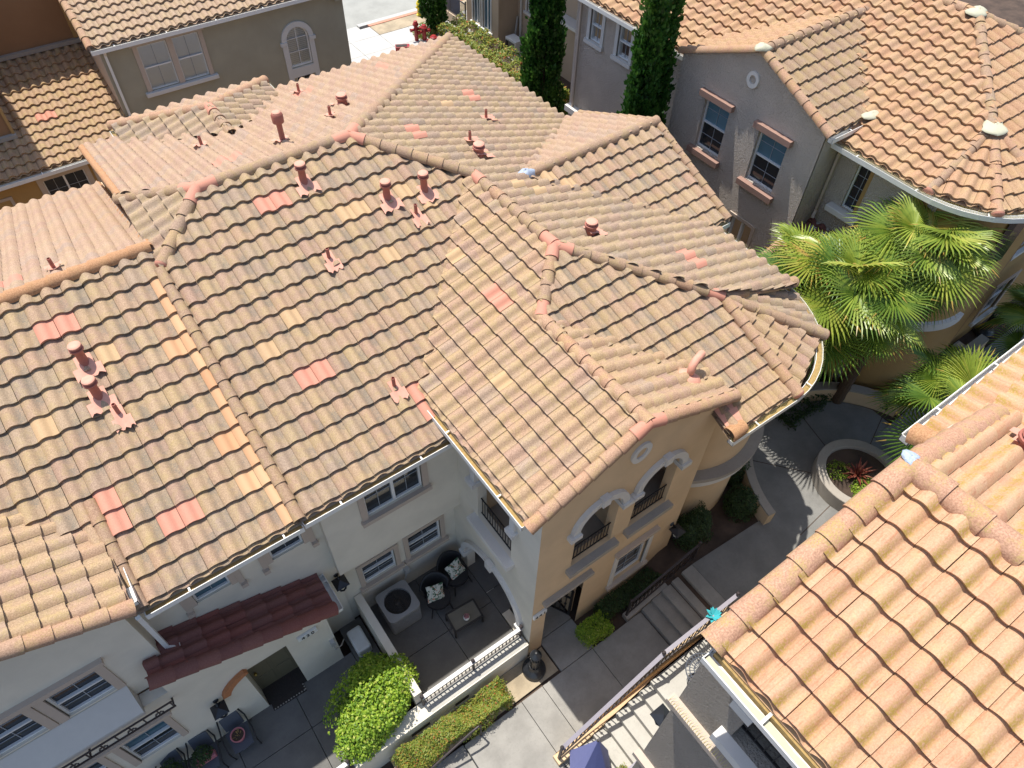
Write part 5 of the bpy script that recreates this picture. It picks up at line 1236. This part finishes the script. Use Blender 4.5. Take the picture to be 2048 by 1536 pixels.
# ------------------------------------------------------------------ garden walls, railings
def gwall(name, label, cat, pts, z0, z1, mat, cap=None, group=None):
    t = thing(name, label, cat, (pts[0][0], pts[0][1], z0), group)
    MB().prism(pts, z0, z1).build('wall_body', M[mat], t, fixn=True)
    if cap:
        c = Vector((sum(p[0] for p in pts)/len(pts), sum(p[1] for p in pts)/len(pts)))
        MB().prism(pts, z1+.001, z1+.05).build('wall_cap', M[cap], t, fixn=True)
    return t
gwall('patio_wall', 'smooth cream divider wall between the patio and the bright green bush', 'garden wall', [(1.27, 4.64), (1.45, 4.64), (1.45, 7.28), (1.27, 7.28)], -.7, .66, 'st_cream')
pw = gwall('retaining_wall', 'low cream retaining wall with a pale railing along the patio front', 'garden wall', [(-.35, 4.27), (3.98, 4.27), (3.98, 4.61), (-.35, 4.61)], -1.2, .14, 'st_cream')
MB().box(1.46, 3.97, 4.30, 4.60, .14, .148).build('wall_cap', M['conc_w'], pw)
railing(pw, (1.40, 4.54, .15), (3.94, 4.54, .15), .46, 'rail_w', n=26, posts=(0, .5, 1), knob=False)
m = MB(); m.box(.9, 1.35, 4.255, 4.268, -.35, -.2); m.box(2.0, 2.35, 4.255, 4.268, -.42, -.27); m.build('weep_vent', M['iron'], pw)
t = thing('entry_railing', 'short pale railing at the bottom edge beside the bright green bush', 'railing', (-1, 4.45, -.35)); railing(t, (-1.6, 4.44, -.35), (-.42, 4.44, -.35), .62, 'rail_w', n=10, knob=True)
# plaza walls
def arcw(c, r0, r1, a0, a1, n=22): return [(c[0]+r1*math.cos(R(a0+(a1-a0)*i/n)), c[1]+r1*math.sin(R(a0+(a1-a0)*i/n))) for i in range(n+1)]+[(c[0]+r0*math.cos(R(a1+(a0-a1)*i/n)), c[1]+r0*math.sin(R(a1+(a0-a1)*i/n))) for i in range(n+1)]
gwall('curved_wall', 'curved grey-capped seat wall below the round corner tower of the townhouse', 'garden wall', arcw(PC, 2.78, 3.0, 133, 170), -.3, .55, 'st_tan', 'ledge', 'curved seat walls round the plaza')
gwall('curved_wall', 'curved grey-capped seat wall behind the plaza, under the big fan palms', 'garden wall', arcw(PC, 2.78, 3.05, 15, 84), -.3, .55, 'st_tan', 'ledge', 'curved seat walls round the plaza')
gwall('low_wall', 'straight low tan wall along the shaded path below the ochre tower', 'garden wall', [(16.4, 3.40), (20.3, 3.40), (20.3, 3.66), (16.4, 3.66)], 0, .95, 'st_tan', 'ledge')
pl = thing('round_planter', 'round concrete planter in the middle of the plaza', 'planter', (PC[0], PC[1], .1))
MB().lathe((PC[0], PC[1], .09), [(1.10, 0), (1.10, .44), (1.085, .455), (.87, .455), (.86, .44), (.86, .30)], 48).build('planter_wall', M['ledge'], pl, smooth=True)
MB().lathe((PC[0], PC[1], .38), [(.86, 0), (.86, .03)], 32).build('soil', M['soil'], pl)
# rail beside the steps
sw = gwall('step_wall', 'low concrete side wall with a dark iron railing beside the shaded steps', 'garden wall', [(6.45, 3.56), (8.55, 3.56), (8.55, 3.74), (6.45, 3.74)], -.9, lambda x, y: -.55+.52*max(0, min(1, (x-6.8)/1.4)), 'ledge')
railing(sw, (6.5, 3.66, -.56), (8.55, 3.66, .02), .78, 'iron_b', n=17)
# sunlit stair of the lower right house with its rail
st = MB()
for i in range(8): st.box(3.45+.29*i, 7.8, .9, 2.02, -.9, -.65+.17*(i+1))
tag(st.build('stair', M['conc_w'], bevel=.008), kind='structure')
sz = lambda x, y: -.50+1.36*max(0, min(1, (x-3.4)/2.3))
rw = gwall('stair_wall', 'low peach stucco wall with a railing beside the sunlit stairs at lower right', 'garden wall', [(3.15, 2.03), (4.2, 2.03), (5.7, 2.03), (7.9, 2.03), (7.9, 2.24), (5.7, 2.24), (4.2, 2.24), (3.15, 2.24)], -.9, sz, 'st_tan')
railing(rw, (3.22, 2.13, -.46), (5.7, 2.13, .90), .82, 'rail_g', n=24, posts=(0,)); railing(rw, (5.7, 2.13, .90), (7.85, 2.13, .90), .82, 'rail_g', n=18, posts=(0, 1))
t = thing('handrail', 'plain brown tubular handrail on the steps below the flowering hedge', 'handrail', (1.9, 3.5, -.65))
m = MB(); m.tube([(2.15, 3.5, -.66), (2.15, 3.5, .12), (2.1, 3.5, .18), (1.9, 3.5, .15), (-.6, 3.5, -1.0)], .024, 10); m.tube([(.6, 3.5, -.45), (.6, 3.5, -1.3)], .02, 8); m.build('rail_tube', M['iron_b'], t, smooth=True)

# ------------------------------------------------------------------ patio furniture and small things
ac = thing('condenser', 'large square beige air conditioning unit on the patio, fan on top', 'air conditioner', (2.12, 6.86, -.35))
m = MB(); Q = [(-.38, -.38), (.38, -.38), (.38, .38), (-.38, .38)]
cx, cy = 2.06, 6.72
def rsq(h, r, n=6): 
    o = []
    for sx, sy, a in ((1, 1, 0), (-1, 1, 90), (-1, -1, 180), (1, -1, 270)):
        for i in range(n+1): o.append((cx+sx*(h-r)+r*math.cos(R(a+90*i/n)), cy+sy*(h-r)+r*math.sin(R(a+90*i/n))))
    return o
MB().prism(rsq(.37, .06), -.33, .36).build('grille', M['grille'], ac, fixn=True)
g2 = MB()
for i in range(15): z = -.28+i*.042; p = rsq(.378, .06); g2.prism(p, z, z+.014)
g2.build('louvres', M['ac'], ac)
n = 32; out = rsq(.40, .12, 7); m = MB(); circ = [(cx+.31*math.cos(2*PI*(i+.5)/n), cy+.31*math.sin(2*PI*(i+.5)/n)) for i in range(n)]
m.add([(x, y, .36) for x, y in out]+[(x, y, .44) for x, y in out]+[(x, y, .455) for x, y in circ]+[(x, y, .37) for x, y in circ],
      [(i, (i+1) % n, n+(i+1) % n, n+i) for i in range(n)]+[(n+i, n+(i+1) % n, 2*n+(i+1) % n, 2*n+i) for i in range(n)]+[(2*n+i, 2*n+(i+1) % n, 3*n+(i+1) % n, 3*n+i) for i in range(n)])
m.build('top_cover', M['ac'], ac, smooth=True)
MB().lathe((cx, cy, .34), [(.31, 0), (.31, .02)], 32).build('fan_well', M['dark'], ac)
f = MB(); f.lathe((cx, cy, .36), [(.07, 0), (.07, .05), (.03, .06)], 14)
for a in (75, 255): c_, s_ = math.cos(R(a)), math.sin(R(a)); f.hexa([(cx+c_*r_-s_*w_, cy+s_*r_+c_*w_, .385+z_) for z_ in (0, .01) for r_, w_ in ((.07, -.05), (.29, -.075), (.29, .065), (.07, .05))])
f.build('fan', M['iron'], ac)
gr = MB()
for k in range(24): a = 2*PI*k/24; gr.bar((cx+.05*math.cos(a), cy+.05*math.sin(a), .462), (cx+.315*math.cos(a), cy+.315*math.sin(a), .455), .004)
for r_ in (.1, .17, .24): gr.tube([(cx+r_*math.cos(2*PI*k/24), cy+r_*math.sin(2*PI*k/24), .46) for k in range(25)], .003, 4, cap=False)
gr.build('fan_guard', M['iron'], ac)

def lounge_chair():
    t = thing('patio_chair', 'x', 'chair', (0, 0, 0), 'black patio chairs with print cushions')
    m = MB(); m.prism([(.30*math.cos(R(a))*1.0, -.02+.30*math.sin(R(a))*.95) for a in range(0, 360, 20)], .36, .45); m.build('seat', M['wicker'], t, smooth=True)
    m = MB(); n = 16
    for lay in range(6):
        for i in range(n+1):
            a = R(20+140*i/n); z = .45+lay*.075*(.55+.45*math.sin(PI*i/n)); rr = .30+.02*lay
            m.v.append((rr*math.cos(a), rr*math.sin(a)+.015*lay, z)); 
    for lay in range(5):
        for i in range(n): a = lay*(n+1)+i; m.f.append((a, a+1, a+n+2, a+n+1)); m.r.append(.5)
    o = m.build('backrest', M['wicker'], t, smooth=True); sd = o.modifiers.new('s', 'SOLIDIFY'); sd.thickness = .03
    for sx, sy in ((1, 1), (-1, 1), (1, -1), (-1, -1)): MB().tube([(sx*.2, sy*.2, .37), (sx*.27, sy*.27, 0)], .018, 8, r1=.012).build('leg', M['wicker'], t)
    return t
c1 = lounge_chair(); c1.location = (2.93, 6.42, -.35); c1.rotation_euler = (0, 0, R(-12)); c1['label'] = 'black patio chair beside the air conditioning unit, holding a print cushion'
c2 = dup(c1, (3.58, 6.66, -.35), R(8), 'black patio chair in the patio corner by the arch, holding a print cushion')
def cushion(label, loc, rot):
    m = MB(); n = 10; W_ = .21
    for sgn in (1, -1):
        b0 = len(m.v)
        for j in range(n+1):
            for i in range(n+1):
                x, y = -1+2*i/n, -1+2*j/n; h = .065*(1-x**4)*(1-y**4)*sgn; pin = 1-.08*(1-abs(x))*(abs(y)) - .08*(1-abs(y))*abs(x)
                m.v.append((x*W_*pin, h, y*W_*pin))
        for j in range(n):
            for i in range(n): a = b0+j*(n+1)+i; m.f.append((a, a+1, a+n+2, a+n+1)); m.r.append(.5)
    o = m.build('cushion', M['cushion'], None, smooth=True); o.location = loc; o.rotation_euler = rot
    tag(o, label, 'cushion', 'tropical print cushions')
cushion('tropical print cushion propped in the chair next to the air conditioning unit', (2.90, 6.47, .25), (R(-38), R(8), R(-12))); cushion('tropical print cushion propped in the corner chair by the arch', (3.60, 6.70, .25), (R(-38), R(-6), R(8)))
ct = thing('coffee_table', 'low black framed glass coffee table on the patio', 'table', (3.2, 5.72, -.35))
T0 = [(2.82, 5.50), (3.54, 5.46), (3.58, 5.92), (2.86, 5.97)]; m = MB()
for i in range(4): a, b = T0[i], T0[(i+1) % 4]; m.bar((a[0], a[1], .02), (b[0], b[1], .02), .045, .03)
m.build('table_frame', M['iron'], ct); MB().prism(T0, .012, .022).build('glass_top', M['grille'], ct)
for x, y in T0: MB().bar((x, y, -.35), (x, y, .01), .035).build('leg', M['iron'], ct)
t = thing('vase', 'small white china bowl of flowers on the coffee table', 'vase', (3.2, 5.62, .036)); MB().lathe((3.2, 5.62, .036), [(.03, 0), (.075, .04), (.08, .08), (.06, .12), (.05, .11)], 16).build('bowl', M['china'], t, smooth=True)
leaves('flowers', t, 'petal', [((3.2, 5.62, .16), (.07, .07, .05), 1)], 160, .04, 3)
for i, (x, y, rz, lb, pot) in enumerate(((-2.02, 6.22, 100, 'blue-grey sling chair nearest the front door, holding a pink pot', 0), (-2.72, 6.22, 92, 'blue-grey sling chair second from the door, holding a pink trough plant', 1), (-3.36, 6.26, 88, 'blue-grey sling chair with a leafy green plant at the left window', 2))):
    if i == 0:
        sc_ = thing('sling_chair', lb, 'chair', (0, 0, 0), 'sling chairs beside the front door'); m = MB()
        m.prism([(-.22, -.24), (.24, -.2), (.27, 0), (.24, .2), (-.22, .24), (-.27, 0)], .36, .39); m.build('seat', M['sling'], sc_)
        m = MB(); m.hexa([(-.24, -.2, .38), (-.24, .2, .38), (-.27, .2, .38), (-.27, -.2, .38), (-.36, -.19, .82), (-.36, .19, .82), (-.39, .19, .82), (-.39, -.19, .82)]); m.build('backrest', M['sling'], sc_, bevel=.02)
        for s in (-1, 1):
            m = MB(); m.tube([(.22, s*.27, 0), (.25, s*.28, .38), (.22, s*.29, .56), (0, s*.30, .60), (-.30, s*.27, .60), (-.38, s*.22, .84)], .016, 8); m.build('arm', M['iron'], sc_, smooth=True)
            MB().tube([(-.22, s*.26, .40), (-.34, s*.28, 0)], .016, 8).build('leg', M['iron'], sc_)
        o = sc_
        o.location = (x, y, -.35); o.rotation_euler = (0, 0, R(rz-190))
    else: o = dup(sc_, (x, y, -.35), R(rz-190), lb)
    if pot == 0:
        p = thing('flower_pot', 'round pink flower pot with bare twigs on a blue-grey chair', 'plant pot', (x, y, .045)); MB().lathe((x, y, .045), [(.10, 0), (.145, .17), (.15, .2), (.128, .2), (.12, .16)], 20).build('pot', M['pink'], p, smooth=True); MB().lathe((x, y, .2055), [(.122, 0), (.122, .012)], 18).build('soil', M['soil'], p)
        m = MB(); rr_ = random.Random(1)
        for k in range(14): a = rr_.uniform(0, 6.28); q = rr_.uniform(.02, .11); m.tube([(x+q*.4*math.cos(a), y+q*.4*math.sin(a), .19), (x+q*math.cos(a), y+q*math.sin(a), .19+rr_.uniform(.06, .16))], .005, 4)
        m.build('twigs', M['debris'], p)
    elif pot == 1:
        p = thing('flower_pot', 'pink trough planter of dark leaves on a blue-grey chair', 'plant pot', (x, y, .045)); MB().box(x-.2, x+.2, y-.08, y+.08, .045, .2).build('pot', M['pink'], p, bevel=.02); leaves('foliage', p, 'hedge', [((x-.03, y+.03, .3), (.24, .2, .14), 1)], 900, .05, 5)
    else:
        p = thing('flower_pot', 'bushy green potted plant hiding its chair at the left window', 'plant pot', (x, y, .045)); MB().lathe((x, y, .045), [(.1, 0), (.14, .2), (.12, .2)], 16).build('pot', M['pink'], p, smooth=True); leaves('foliage', p, 'hedge', [((x, y, .34), (.3, .27, .2), 1)], 1500, .05, 6)
t = thing('doormat', 'dark rubber doormat with a scalloped edge at the front door', 'doormat', (-.88, 6.68, -.35)); MB().prism([(-1.26, 6.44), (-.50, 6.42), (-.48, 6.88), (-1.24, 6.90)], -.349, -.33).build('mat', M['rubber'], t)
m = MB()
for i in range(12): m.lathe((-1.22+i*.062, 6.46, -.331), [(.02, 0), (.012, .004)], 6)
for i in range(7): m.lathe((-.51, 6.47+i*.062, -.331), [(.02, 0), (.012, .004)], 6)
m.build('scallop', M['ledge'], t)
t = thing('utility_box', 'pale grey utility box lying in the narrow gap left of the patio wall', 'box', (.95, 6.7, -.35)); MB().prism([(.78, 6.35), (1.12, 6.35), (1.12, 6.95), (.78, 6.95)], -.35, .0).build('box_body', M['china'], t, bevel=.05)
def bollard(label, x, y, z):
    t = thing('bollard_light', label, 'path light', (x, y, z), 'black path lights')
    MB().lathe((x, y, z), [(.27, 0), (.275, .08), (.25, .15), (.17, .20), (.15, .23), (.13, .30), (.125, .33)], 28).build('base', M['lamp'], t, smooth=True)
    m = MB(); m.lathe((x, y, z+.32), [(.105, 0), (.10, .45)], 20)
    for k in range(12): a = 2*PI*k/12; m.bar((x+.108*math.cos(a), y+.108*math.sin(a), z+.34), (x+.104*math.cos(a), y+.104*math.sin(a), z+.76), .026)
    m.build('fluted_post', M['lamp'], t)
    MB().lathe((x, y, z+.77), [(.07, 0), (.07, .14)], 16).build('lens', M['lens'], t)
    m = MB()
    for k in range(10): a = 2*PI*k/10; m.bar((x+.10*math.cos(a), y+.10*math.sin(a), z+.76), (x+.10*math.cos(a), y+.10*math.sin(a), z+.92), .022)
    m.build('bars', M['lamp'], t); MB().lathe((x, y, z+.91), [(.125, 0), (.135, .03), (.10, .09), (.04, .13), (.02, .17)], 20).build('hood', M['lamp'], t, smooth=True)
bollard('black fluted path light at the foot of the front gable corner', 3.93, 3.95, -.64); bollard('black fluted path light by the far ochre wall, upper right of the plaza', 20.9, 3.75, .60)
t = thing('flood_light', 'small grey ground light in the bed near the far path light', 'light', (19.7, 3.85, .5)); MB().box(19.55, 19.85, 3.72, 3.98, .5, .72).build('housing', M['steel'], t, bevel=.02); MB().box(19.6, 19.8, 3.78, 3.92, .721, .735).build('lens', M['lens'], t)
um = thing('umbrella', 'half-closed blue patio umbrella at the bottom edge by the sunlit stairs', 'umbrella', (3.2, 1.25, -.65))
a = Vector((3.43, 1.59, 2.42)); m = MB(); rim = []
for k in range(8): an = R(10+45*k); q = .56 if k % 2 == 0 else .42; rim.append((a.x+.05+q*math.cos(an), a.y-.1+q*math.sin(an), .1))
m.add([a]+rim, [(0, 1+k, 1+(k+1) % 8) for k in range(8)]); m.build('canopy', M['umb'], um); MB().tube([(a.x, a.y, -.65), (a.x, a.y, 2.44)], .02, 8).build('pole', M['iron'], um)
t = thing('landing_railing', 'grey topped dark iron railing stub beside the umbrella at the bottom edge', 'railing', (4.1, 1.0, .3)); railing(t, (3.6, .98, .5), (4.25, .98, .5), .75, 'rail_g', n=6)
t = thing('bistro_table', 'round lattice metal table on the sunlit landing', 'table', (6.25, 1.45, .71)); MB().lathe((6.25, 1.45, .71), [(.2, 0), (.03, .04), (.025, .68), (.1, .70)], 14).build('pedestal', M['iron'], t)
m = MB()
for r_ in (.1, .19, .28, .36): m.tube([(6.25+r_*math.cos(2*PI*k/28), 1.45+r_*math.sin(2*PI*k/28), 1.42) for k in range(29)], .012, 5, cap=False)
for k in range(28): an = 2*PI*k/28; m.bar((6.25+.1*math.cos(an), 1.45+.1*math.sin(an), 1.42), (6.25+.36*math.cos(an), 1.45+.36*math.sin(an), 1.42), .012)
m.build('lattice_top', M['sling'], t)
t = thing('bistro_chair', 'lattice metal chair behind the round table on the sunlit landing', 'chair', (6.6, 1.75, .71)); m = MB()
for k in range(7): m.bar((6.42+.06*k, 1.6, 1.16), (6.42+.06*k, 1.95, 1.16), .016)
m.bar((6.38, 1.6, 1.16), (6.84, 1.6, 1.16), .025); m.bar((6.38, 1.95, 1.16), (6.84, 1.95, 1.16), .025); m.build('seat', M['iron'], t)
m = MB()
for k in range(7): m.bar((6.84, 1.6+.058*k, 1.16), (6.92, 1.6+.058*k, 1.6), .014)
m.bar((6.92, 1.58, 1.6), (6.92, 1.97, 1.6), .025); m.build('backrest', M['iron'], t)
for x_, y_ in ((6.4, 1.6), (6.82, 1.6), (6.4, 1.95), (6.82, 1.95)): MB().bar((x_, y_, .71), (x_, y_, 1.16), .022).build('leg', M['iron'], t)
t = thing('pinwheel', 'teal petalled garden pinwheel at the end of the sunlit stair rail', 'pinwheel', (7.1, 2.1, .9)); MB().tube([(7.1, 2.1, .9), (7.1, 2.1, 1.72)], .012, 6).build('stick', M['iron'], t)
m = MB(); rr_ = random.Random(9)
for k in range(14):
    an = 2*PI*k/14; d = Vector((math.cos(an), math.sin(an), .35+.5*(k % 2))).normalized(); s = d.cross(Vector((0, 0, 1))).normalized()*.045; c = Vector((7.1, 2.1, 1.72)); m.add([c, c+d*.12+s, c+d*.2, c+d*.12-s+Vector((0, 0, .03))], [(0, 1, 2, 3)])
m.build('petals', M['teal'], t)
bush('flower_tuft', 'small yellow flower tuft beside the umbrella', 'flowers', (3.98, 1.12, .35), (.12, .12, .09), 'flow', 200, .05, seed=8, stem=False)

# ------------------------------------------------------------------ street side
def pipe_stand(name, label, x, y, h, r, two, z=-.1):
    t = thing(name, label, 'standpipe', (x, y, z), 'red fire pipes by the street')
    m = MB(); m.tube([(x, y, z), (x, y, z+h*.8)], r, 12); m.build('riser', M['red'], t, smooth=True)
    m = MB(); m.lathe((x, y, z+h*.8), [(r*1.5, 0), (r*1.6, h*.06), (r*1.2, h*.12), (r*.9, h*.2), (r*.3, h*.22)], 14)
    m.tube([(x, y, z+h*.62), (x+r*2.6, y-.02, z+h*.62)], r*.7, 10); m.tube([(x, y, z+h*.62), (x-r*2.6, y+.02, z+h*.62)], r*.7, 10); m.build('valve_head', M['red'], t, smooth=True)
    m = MB(); m.lathe((x+r*2.6, y-.02, z+h*.62), [(r*.9, 0), (r*.9, .05)], 10, axis=(1, 0, 0)); m.lathe((x-r*2.6, y+.02, z+h*.62), [(r*.9, 0), (r*.9, .05)], 10, axis=(-1, 0, 0)); m.build('cap', M['red'], t)
pipe_stand('fire_standpipe', 'tallest of the red fire pipes by the pavement', 16.85, 30.55, 1.0, .09, 1); pipe_stand('fire_standpipe', 'middle-height red fire pipe beside the tallest one', 17.2, 30.4, .8, .10, 1); pipe_stand('fire_standpipe', 'stubby red fire pipe nearest the ridge end', 17.35, 29.8, .5, .11, 1)
t = thing('red_box', 'red metal box with an open end lying by the pavement', 'box', (15.75, 30.2, -.1)); m = MB()
m.hexa([(15.45, 30.1, -.1), (16.05, 29.8, -.1), (16.2, 30.1, -.1), (15.6, 30.4, -.1), (15.45, 30.1, .2), (16.05, 29.8, .2), (16.2, 30.1, .2), (15.6, 30.4, .2)]); m.build('box_body', M['red'], t, bevel=.02); MB().hexa([(15.5, 30.12, .205), (15.95, 29.9, .205), (16.05, 30.08, .205), (15.6, 30.32, .205), (15.5, 30.12, .215), (15.95, 29.9, .215), (16.05, 30.08, .215), (15.6, 30.32, .215)]).build('lid', M['dark'], t)
t = thing('fire_hydrant', 'yellow fire hydrant at the kerb behind the farthest cypress', 'hydrant', (18.35, 32.75, 0)); MB().lathe((18.35, 32.75, 0), [(.16, 0), (.16, .05), (.11, .07), (.11, .5), (.15, .53), (.14, .6), (.08, .7), (.03, .76)], 16).build('barrel', M['yellow'], t, smooth=True)
m = MB()
for d in ((1, 0, 0), (-1, 0, 0), (0, -1, 0)): m.lathe((18.35, 32.75, .42), [(.06, .08), (.06, .17), (.03, .18)], 12, axis=d)
m.build('outlet', M['yellow'], t)
t = thing('iron_fence', 'black iron fence on a low stucco wall left of the far tan house', 'fence', (19.3, 31, -.1)); MB().prism([(19.2, 29.9), (19.36, 29.9), (19.36, 32.4), (19.2, 32.4)], -.2, .45).build('base_wall', M['st_bh'], t, fixn=True); railing(t, (19.28, 29.95, .45), (19.28, 32.3, .45), .85, 'iron', n=24, knob=False)
t = thing('rubbish_bin', 'dark blue wheeled bin behind the iron fence', 'bin', (19.9, 32.1, -.05)); m = MB(); m.hexa([(19.65, 31.85, -.05), (20.15, 31.85, -.05), (20.15, 32.35, -.05), (19.65, 32.35, -.05), (19.6, 31.8, .85), (20.2, 31.8, .85), (20.2, 32.4, .85), (19.6, 32.4, .85)]); m.build('bin_body', M['bluebin'], t, bevel=.03); MB().box(19.57, 20.23, 31.77, 32.43, .86, .92).build('lid', M['bluebin'], t, bevel=.02)
t = thing('heat_pump', 'small pale wall-side heat pump beside the far tan house', 'air conditioner', (20.0, 26.95, -.1)); MB().box(19.75, 20.25, 26.55, 27.35, -.05, .72).build('casing', M['china'], t, bevel=.02); MB().box(19.735, 19.748, 26.62, 27.1, .05, .62).build('grille', M['grille'], t); MB().box(19.70, 19.748, 27.12, 27.26, .25, .6).build('control_box', M['iron'], t); MB().box(19.6, 20.4, 26.4, 27.5, -.1, -.05).build('pad', M['ledge'], t)

# ------------------------------------------------------------------ plants
cypress('tall cypress column beside the far tan house, left of the twin-topped one', 16.75, 20.75, -.1, 7.6, .84, 3)
cypress('broad twin-topped cypress in front of the gabled taupe house', 14.45, 13.2,  .2, 10.2, .88, 7, tops=2)
cypress('dark cypress farthest away, by the street and iron fence', 18.0, 30.7, -.1, 4.6, .52, 5)
t = thing('flowering_hedge', 'yellow-green hedge with orange flowers along the far tan house', 'hedge', (18.2, 26, -.1)); boxhedge('foliage', t, 'flow', 17.5, 18.9, 21.5, 29.6, -.1, .95, 9000, .13, 3, .12)
bush('shrub', 'low yellow-green shrub at the foot of the red fire pipes', 'shrub', (17.6, 30.9, .1), (.8, .55, .35), 'flow', 1400, .12, seed=4)
t = thing('flowering_hedge', 'sunny yellow-green hedge with orange tips in front of the patio railing', 'hedge', (2, 3.85, -.65)); boxhedge('foliage', t, 'flow', .45, 3.05, 3.62, 4.14, -.7, -.1, 17000, .05, 12, .11)
bush('bright_shrub', 'big bright lime-green shrub with a few pink flowers beside the patio wall', 'shrub', (.52, 5.05, .35), (1.02, .88, .78), 'bush', 26000, .062, seed=21, aspect=.75, shells=[((.52, 5.05, .35), (.95, .80, .74), 5), ((.05, 4.75, .25), (.55, .5, .55), 2), ((1.1, 5.3, .35), (.5, .55, .6), 2), ((.75, 5.75, .2), (.5, .45, .5), 1.3)])
t = thing('clipped_shrub', 'small clipped round shrub by the iron gate, lit yellow-green', 'shrub', (5.55, 3.80, -.65)); boxhedge('foliage', t, 'bush', 5.25, 5.95, 3.58, 4.06, -.65, -.16, 3600, .05, 5, .05)
t = thing('clipped_hedge', 'dark clipped hedge strip below the gable window beside the shaded steps', 'hedge', (7, 4, -.65)); boxhedge('foliage', t, 'hedge', 5.95, 8.4, 3.78, 4.22, -.65, -.2, 7000, .05, 6, .05)
bush('clipped_shrub', 'tall dark rounded shrub against the tan round tower', 'shrub', (8.95, 4.15, .32), (.56, .42, .98), 'hedge', 8000, .06, seed=14)
bush('clipped_shrub', 'dark low shrub between the round tower and the curved seat wall', 'shrub', (10.55, 4.0, .25), (.5, .42, .52), 'hedge', 5000, .06, seed=15)
bush('clipped_shrub', 'narrow dark shrub behind the curved seat wall, farther round the tower', 'shrub', (11.1, 4.75, .25), (.42, .36, .5), 'hedge', 3000, .06, seed=16)
t = thing('clipped_hedge', 'dark clipped hedge along the foot of the ochre tower', 'hedge', (18, 3.8, .4)); boxhedge('foliage', t, 'hedge', 16.2, 19.2, 3.68, 4.0, .3, .85, 6000, .06, 7, .05)
t = thing('ground_cover', 'dark leafy ground cover under the big fan palms', 'ground cover', (15, 5.5, .0)); boxhedge('foliage', t, 'hedge', 13.6, 16.2, 4.9, 6.4, 0, .3, 5000, .08, 8, .1); t['kind'] = 'stuff'
t = thing('low_plants', 'low green plants round the red spiky plant in the planter', 'ground cover', (PC[0], PC[1], .42)); leaves('foliage', t, 'bush', [((PC[0]-.2, PC[1]-.35, .45), (.45, .3, .14), 2), ((PC[0]-.3, PC[1]+.4, .45), (.35, .3, .1), 1)], 1600, .06, 9); t['kind'] = 'stuff'
t = thing('red_spiky_plant', 'red sword-leaved plant in the middle of the round planter', 'plant', (13.55, 2.78, .42)); m = MB(); rr_ = random.Random(2)
for k in range(64):
    an = rr_.uniform(0, 2*PI); el = R(rr_.uniform(12, 80)); L = rr_.uniform(.35, .58); d = Vector((math.cos(an)*math.cos(el), math.sin(an)*math.cos(el), math.sin(el))); s = Vector((-math.sin(an), math.cos(an), 0))*.024; b = Vector((13.55, 2.78, .44))
    m.add([b-s*.5, b+s*.5, b+d*L*.5+s*1.1+Vector((0, 0, .03)), b+d*L*.5-s*1.1+Vector((0, 0, .03)), b+d*L-Vector((0, 0, .06))], [(0, 1, 2, 3), (3, 2, 4)], rr_.random())
m.build('blades', M['redleaf'], t)
palm('big fan palm in front, its lowest fans hanging over the plaza seat wall', (14.6, 5.65, .1), (14.0, 5.4, 4.85), 50, 3, pl=1.1, fan=1.08, elmin=-84)
palm('fan palm tucked behind the front one, brushing the eave of the round tower', (13.9, 6.5, .1), (13.75, 6.25, 4.6), 30, 12, pl=.95, fan=1.0, elmin=-60)
palm('big fan palm on the right, against the ochre round tower', (15.5, 4.8, .1), (15.65, 4.9, 5.6), 46, 8, pl=.9, fan=1.05, elmin=-82)
palm('fan palm below the peach roof, beside the round planter', (15.0, 1.95, .3), (15.0, 2.2, 3.0), 22, 5, pl=1.1, fan=.95, elmin=-40)
palm('fan palm cut off by the right edge above the shaded path', (19.6, 2.2, .6), (19.85, 2.5, 2.9), 20, 6, pl=.8, fan=.85, elmin=-40)

t = thing('balcony_chair', 'blue chair in the shaded balcony under the peach roof gutter', 'chair', (4.1, -.62, 7.6)); MB().box(3.85, 4.4, -.9, -.35, 7.95, 8.06).build('seat', M['bluebin'], t, bevel=.03)
MB().hexa([(4.36, -.9, 8.06), (4.44, -.9, 8.06), (4.44, -.35, 8.06), (4.36, -.35, 8.06), (4.5, -.88, 8.6), (4.56, -.88, 8.6), (4.56, -.37, 8.6), (4.5, -.37, 8.6)]).build('backrest', M['bluebin'], t, bevel=.03)
for x_, y_ in ((3.9, -.85), (4.35, -.85), (3.9, -.4), (4.35, -.4)): MB().bar((x_, y_, 7.6), (x_, y_, 7.95), .035).build('leg', M['iron'], t)
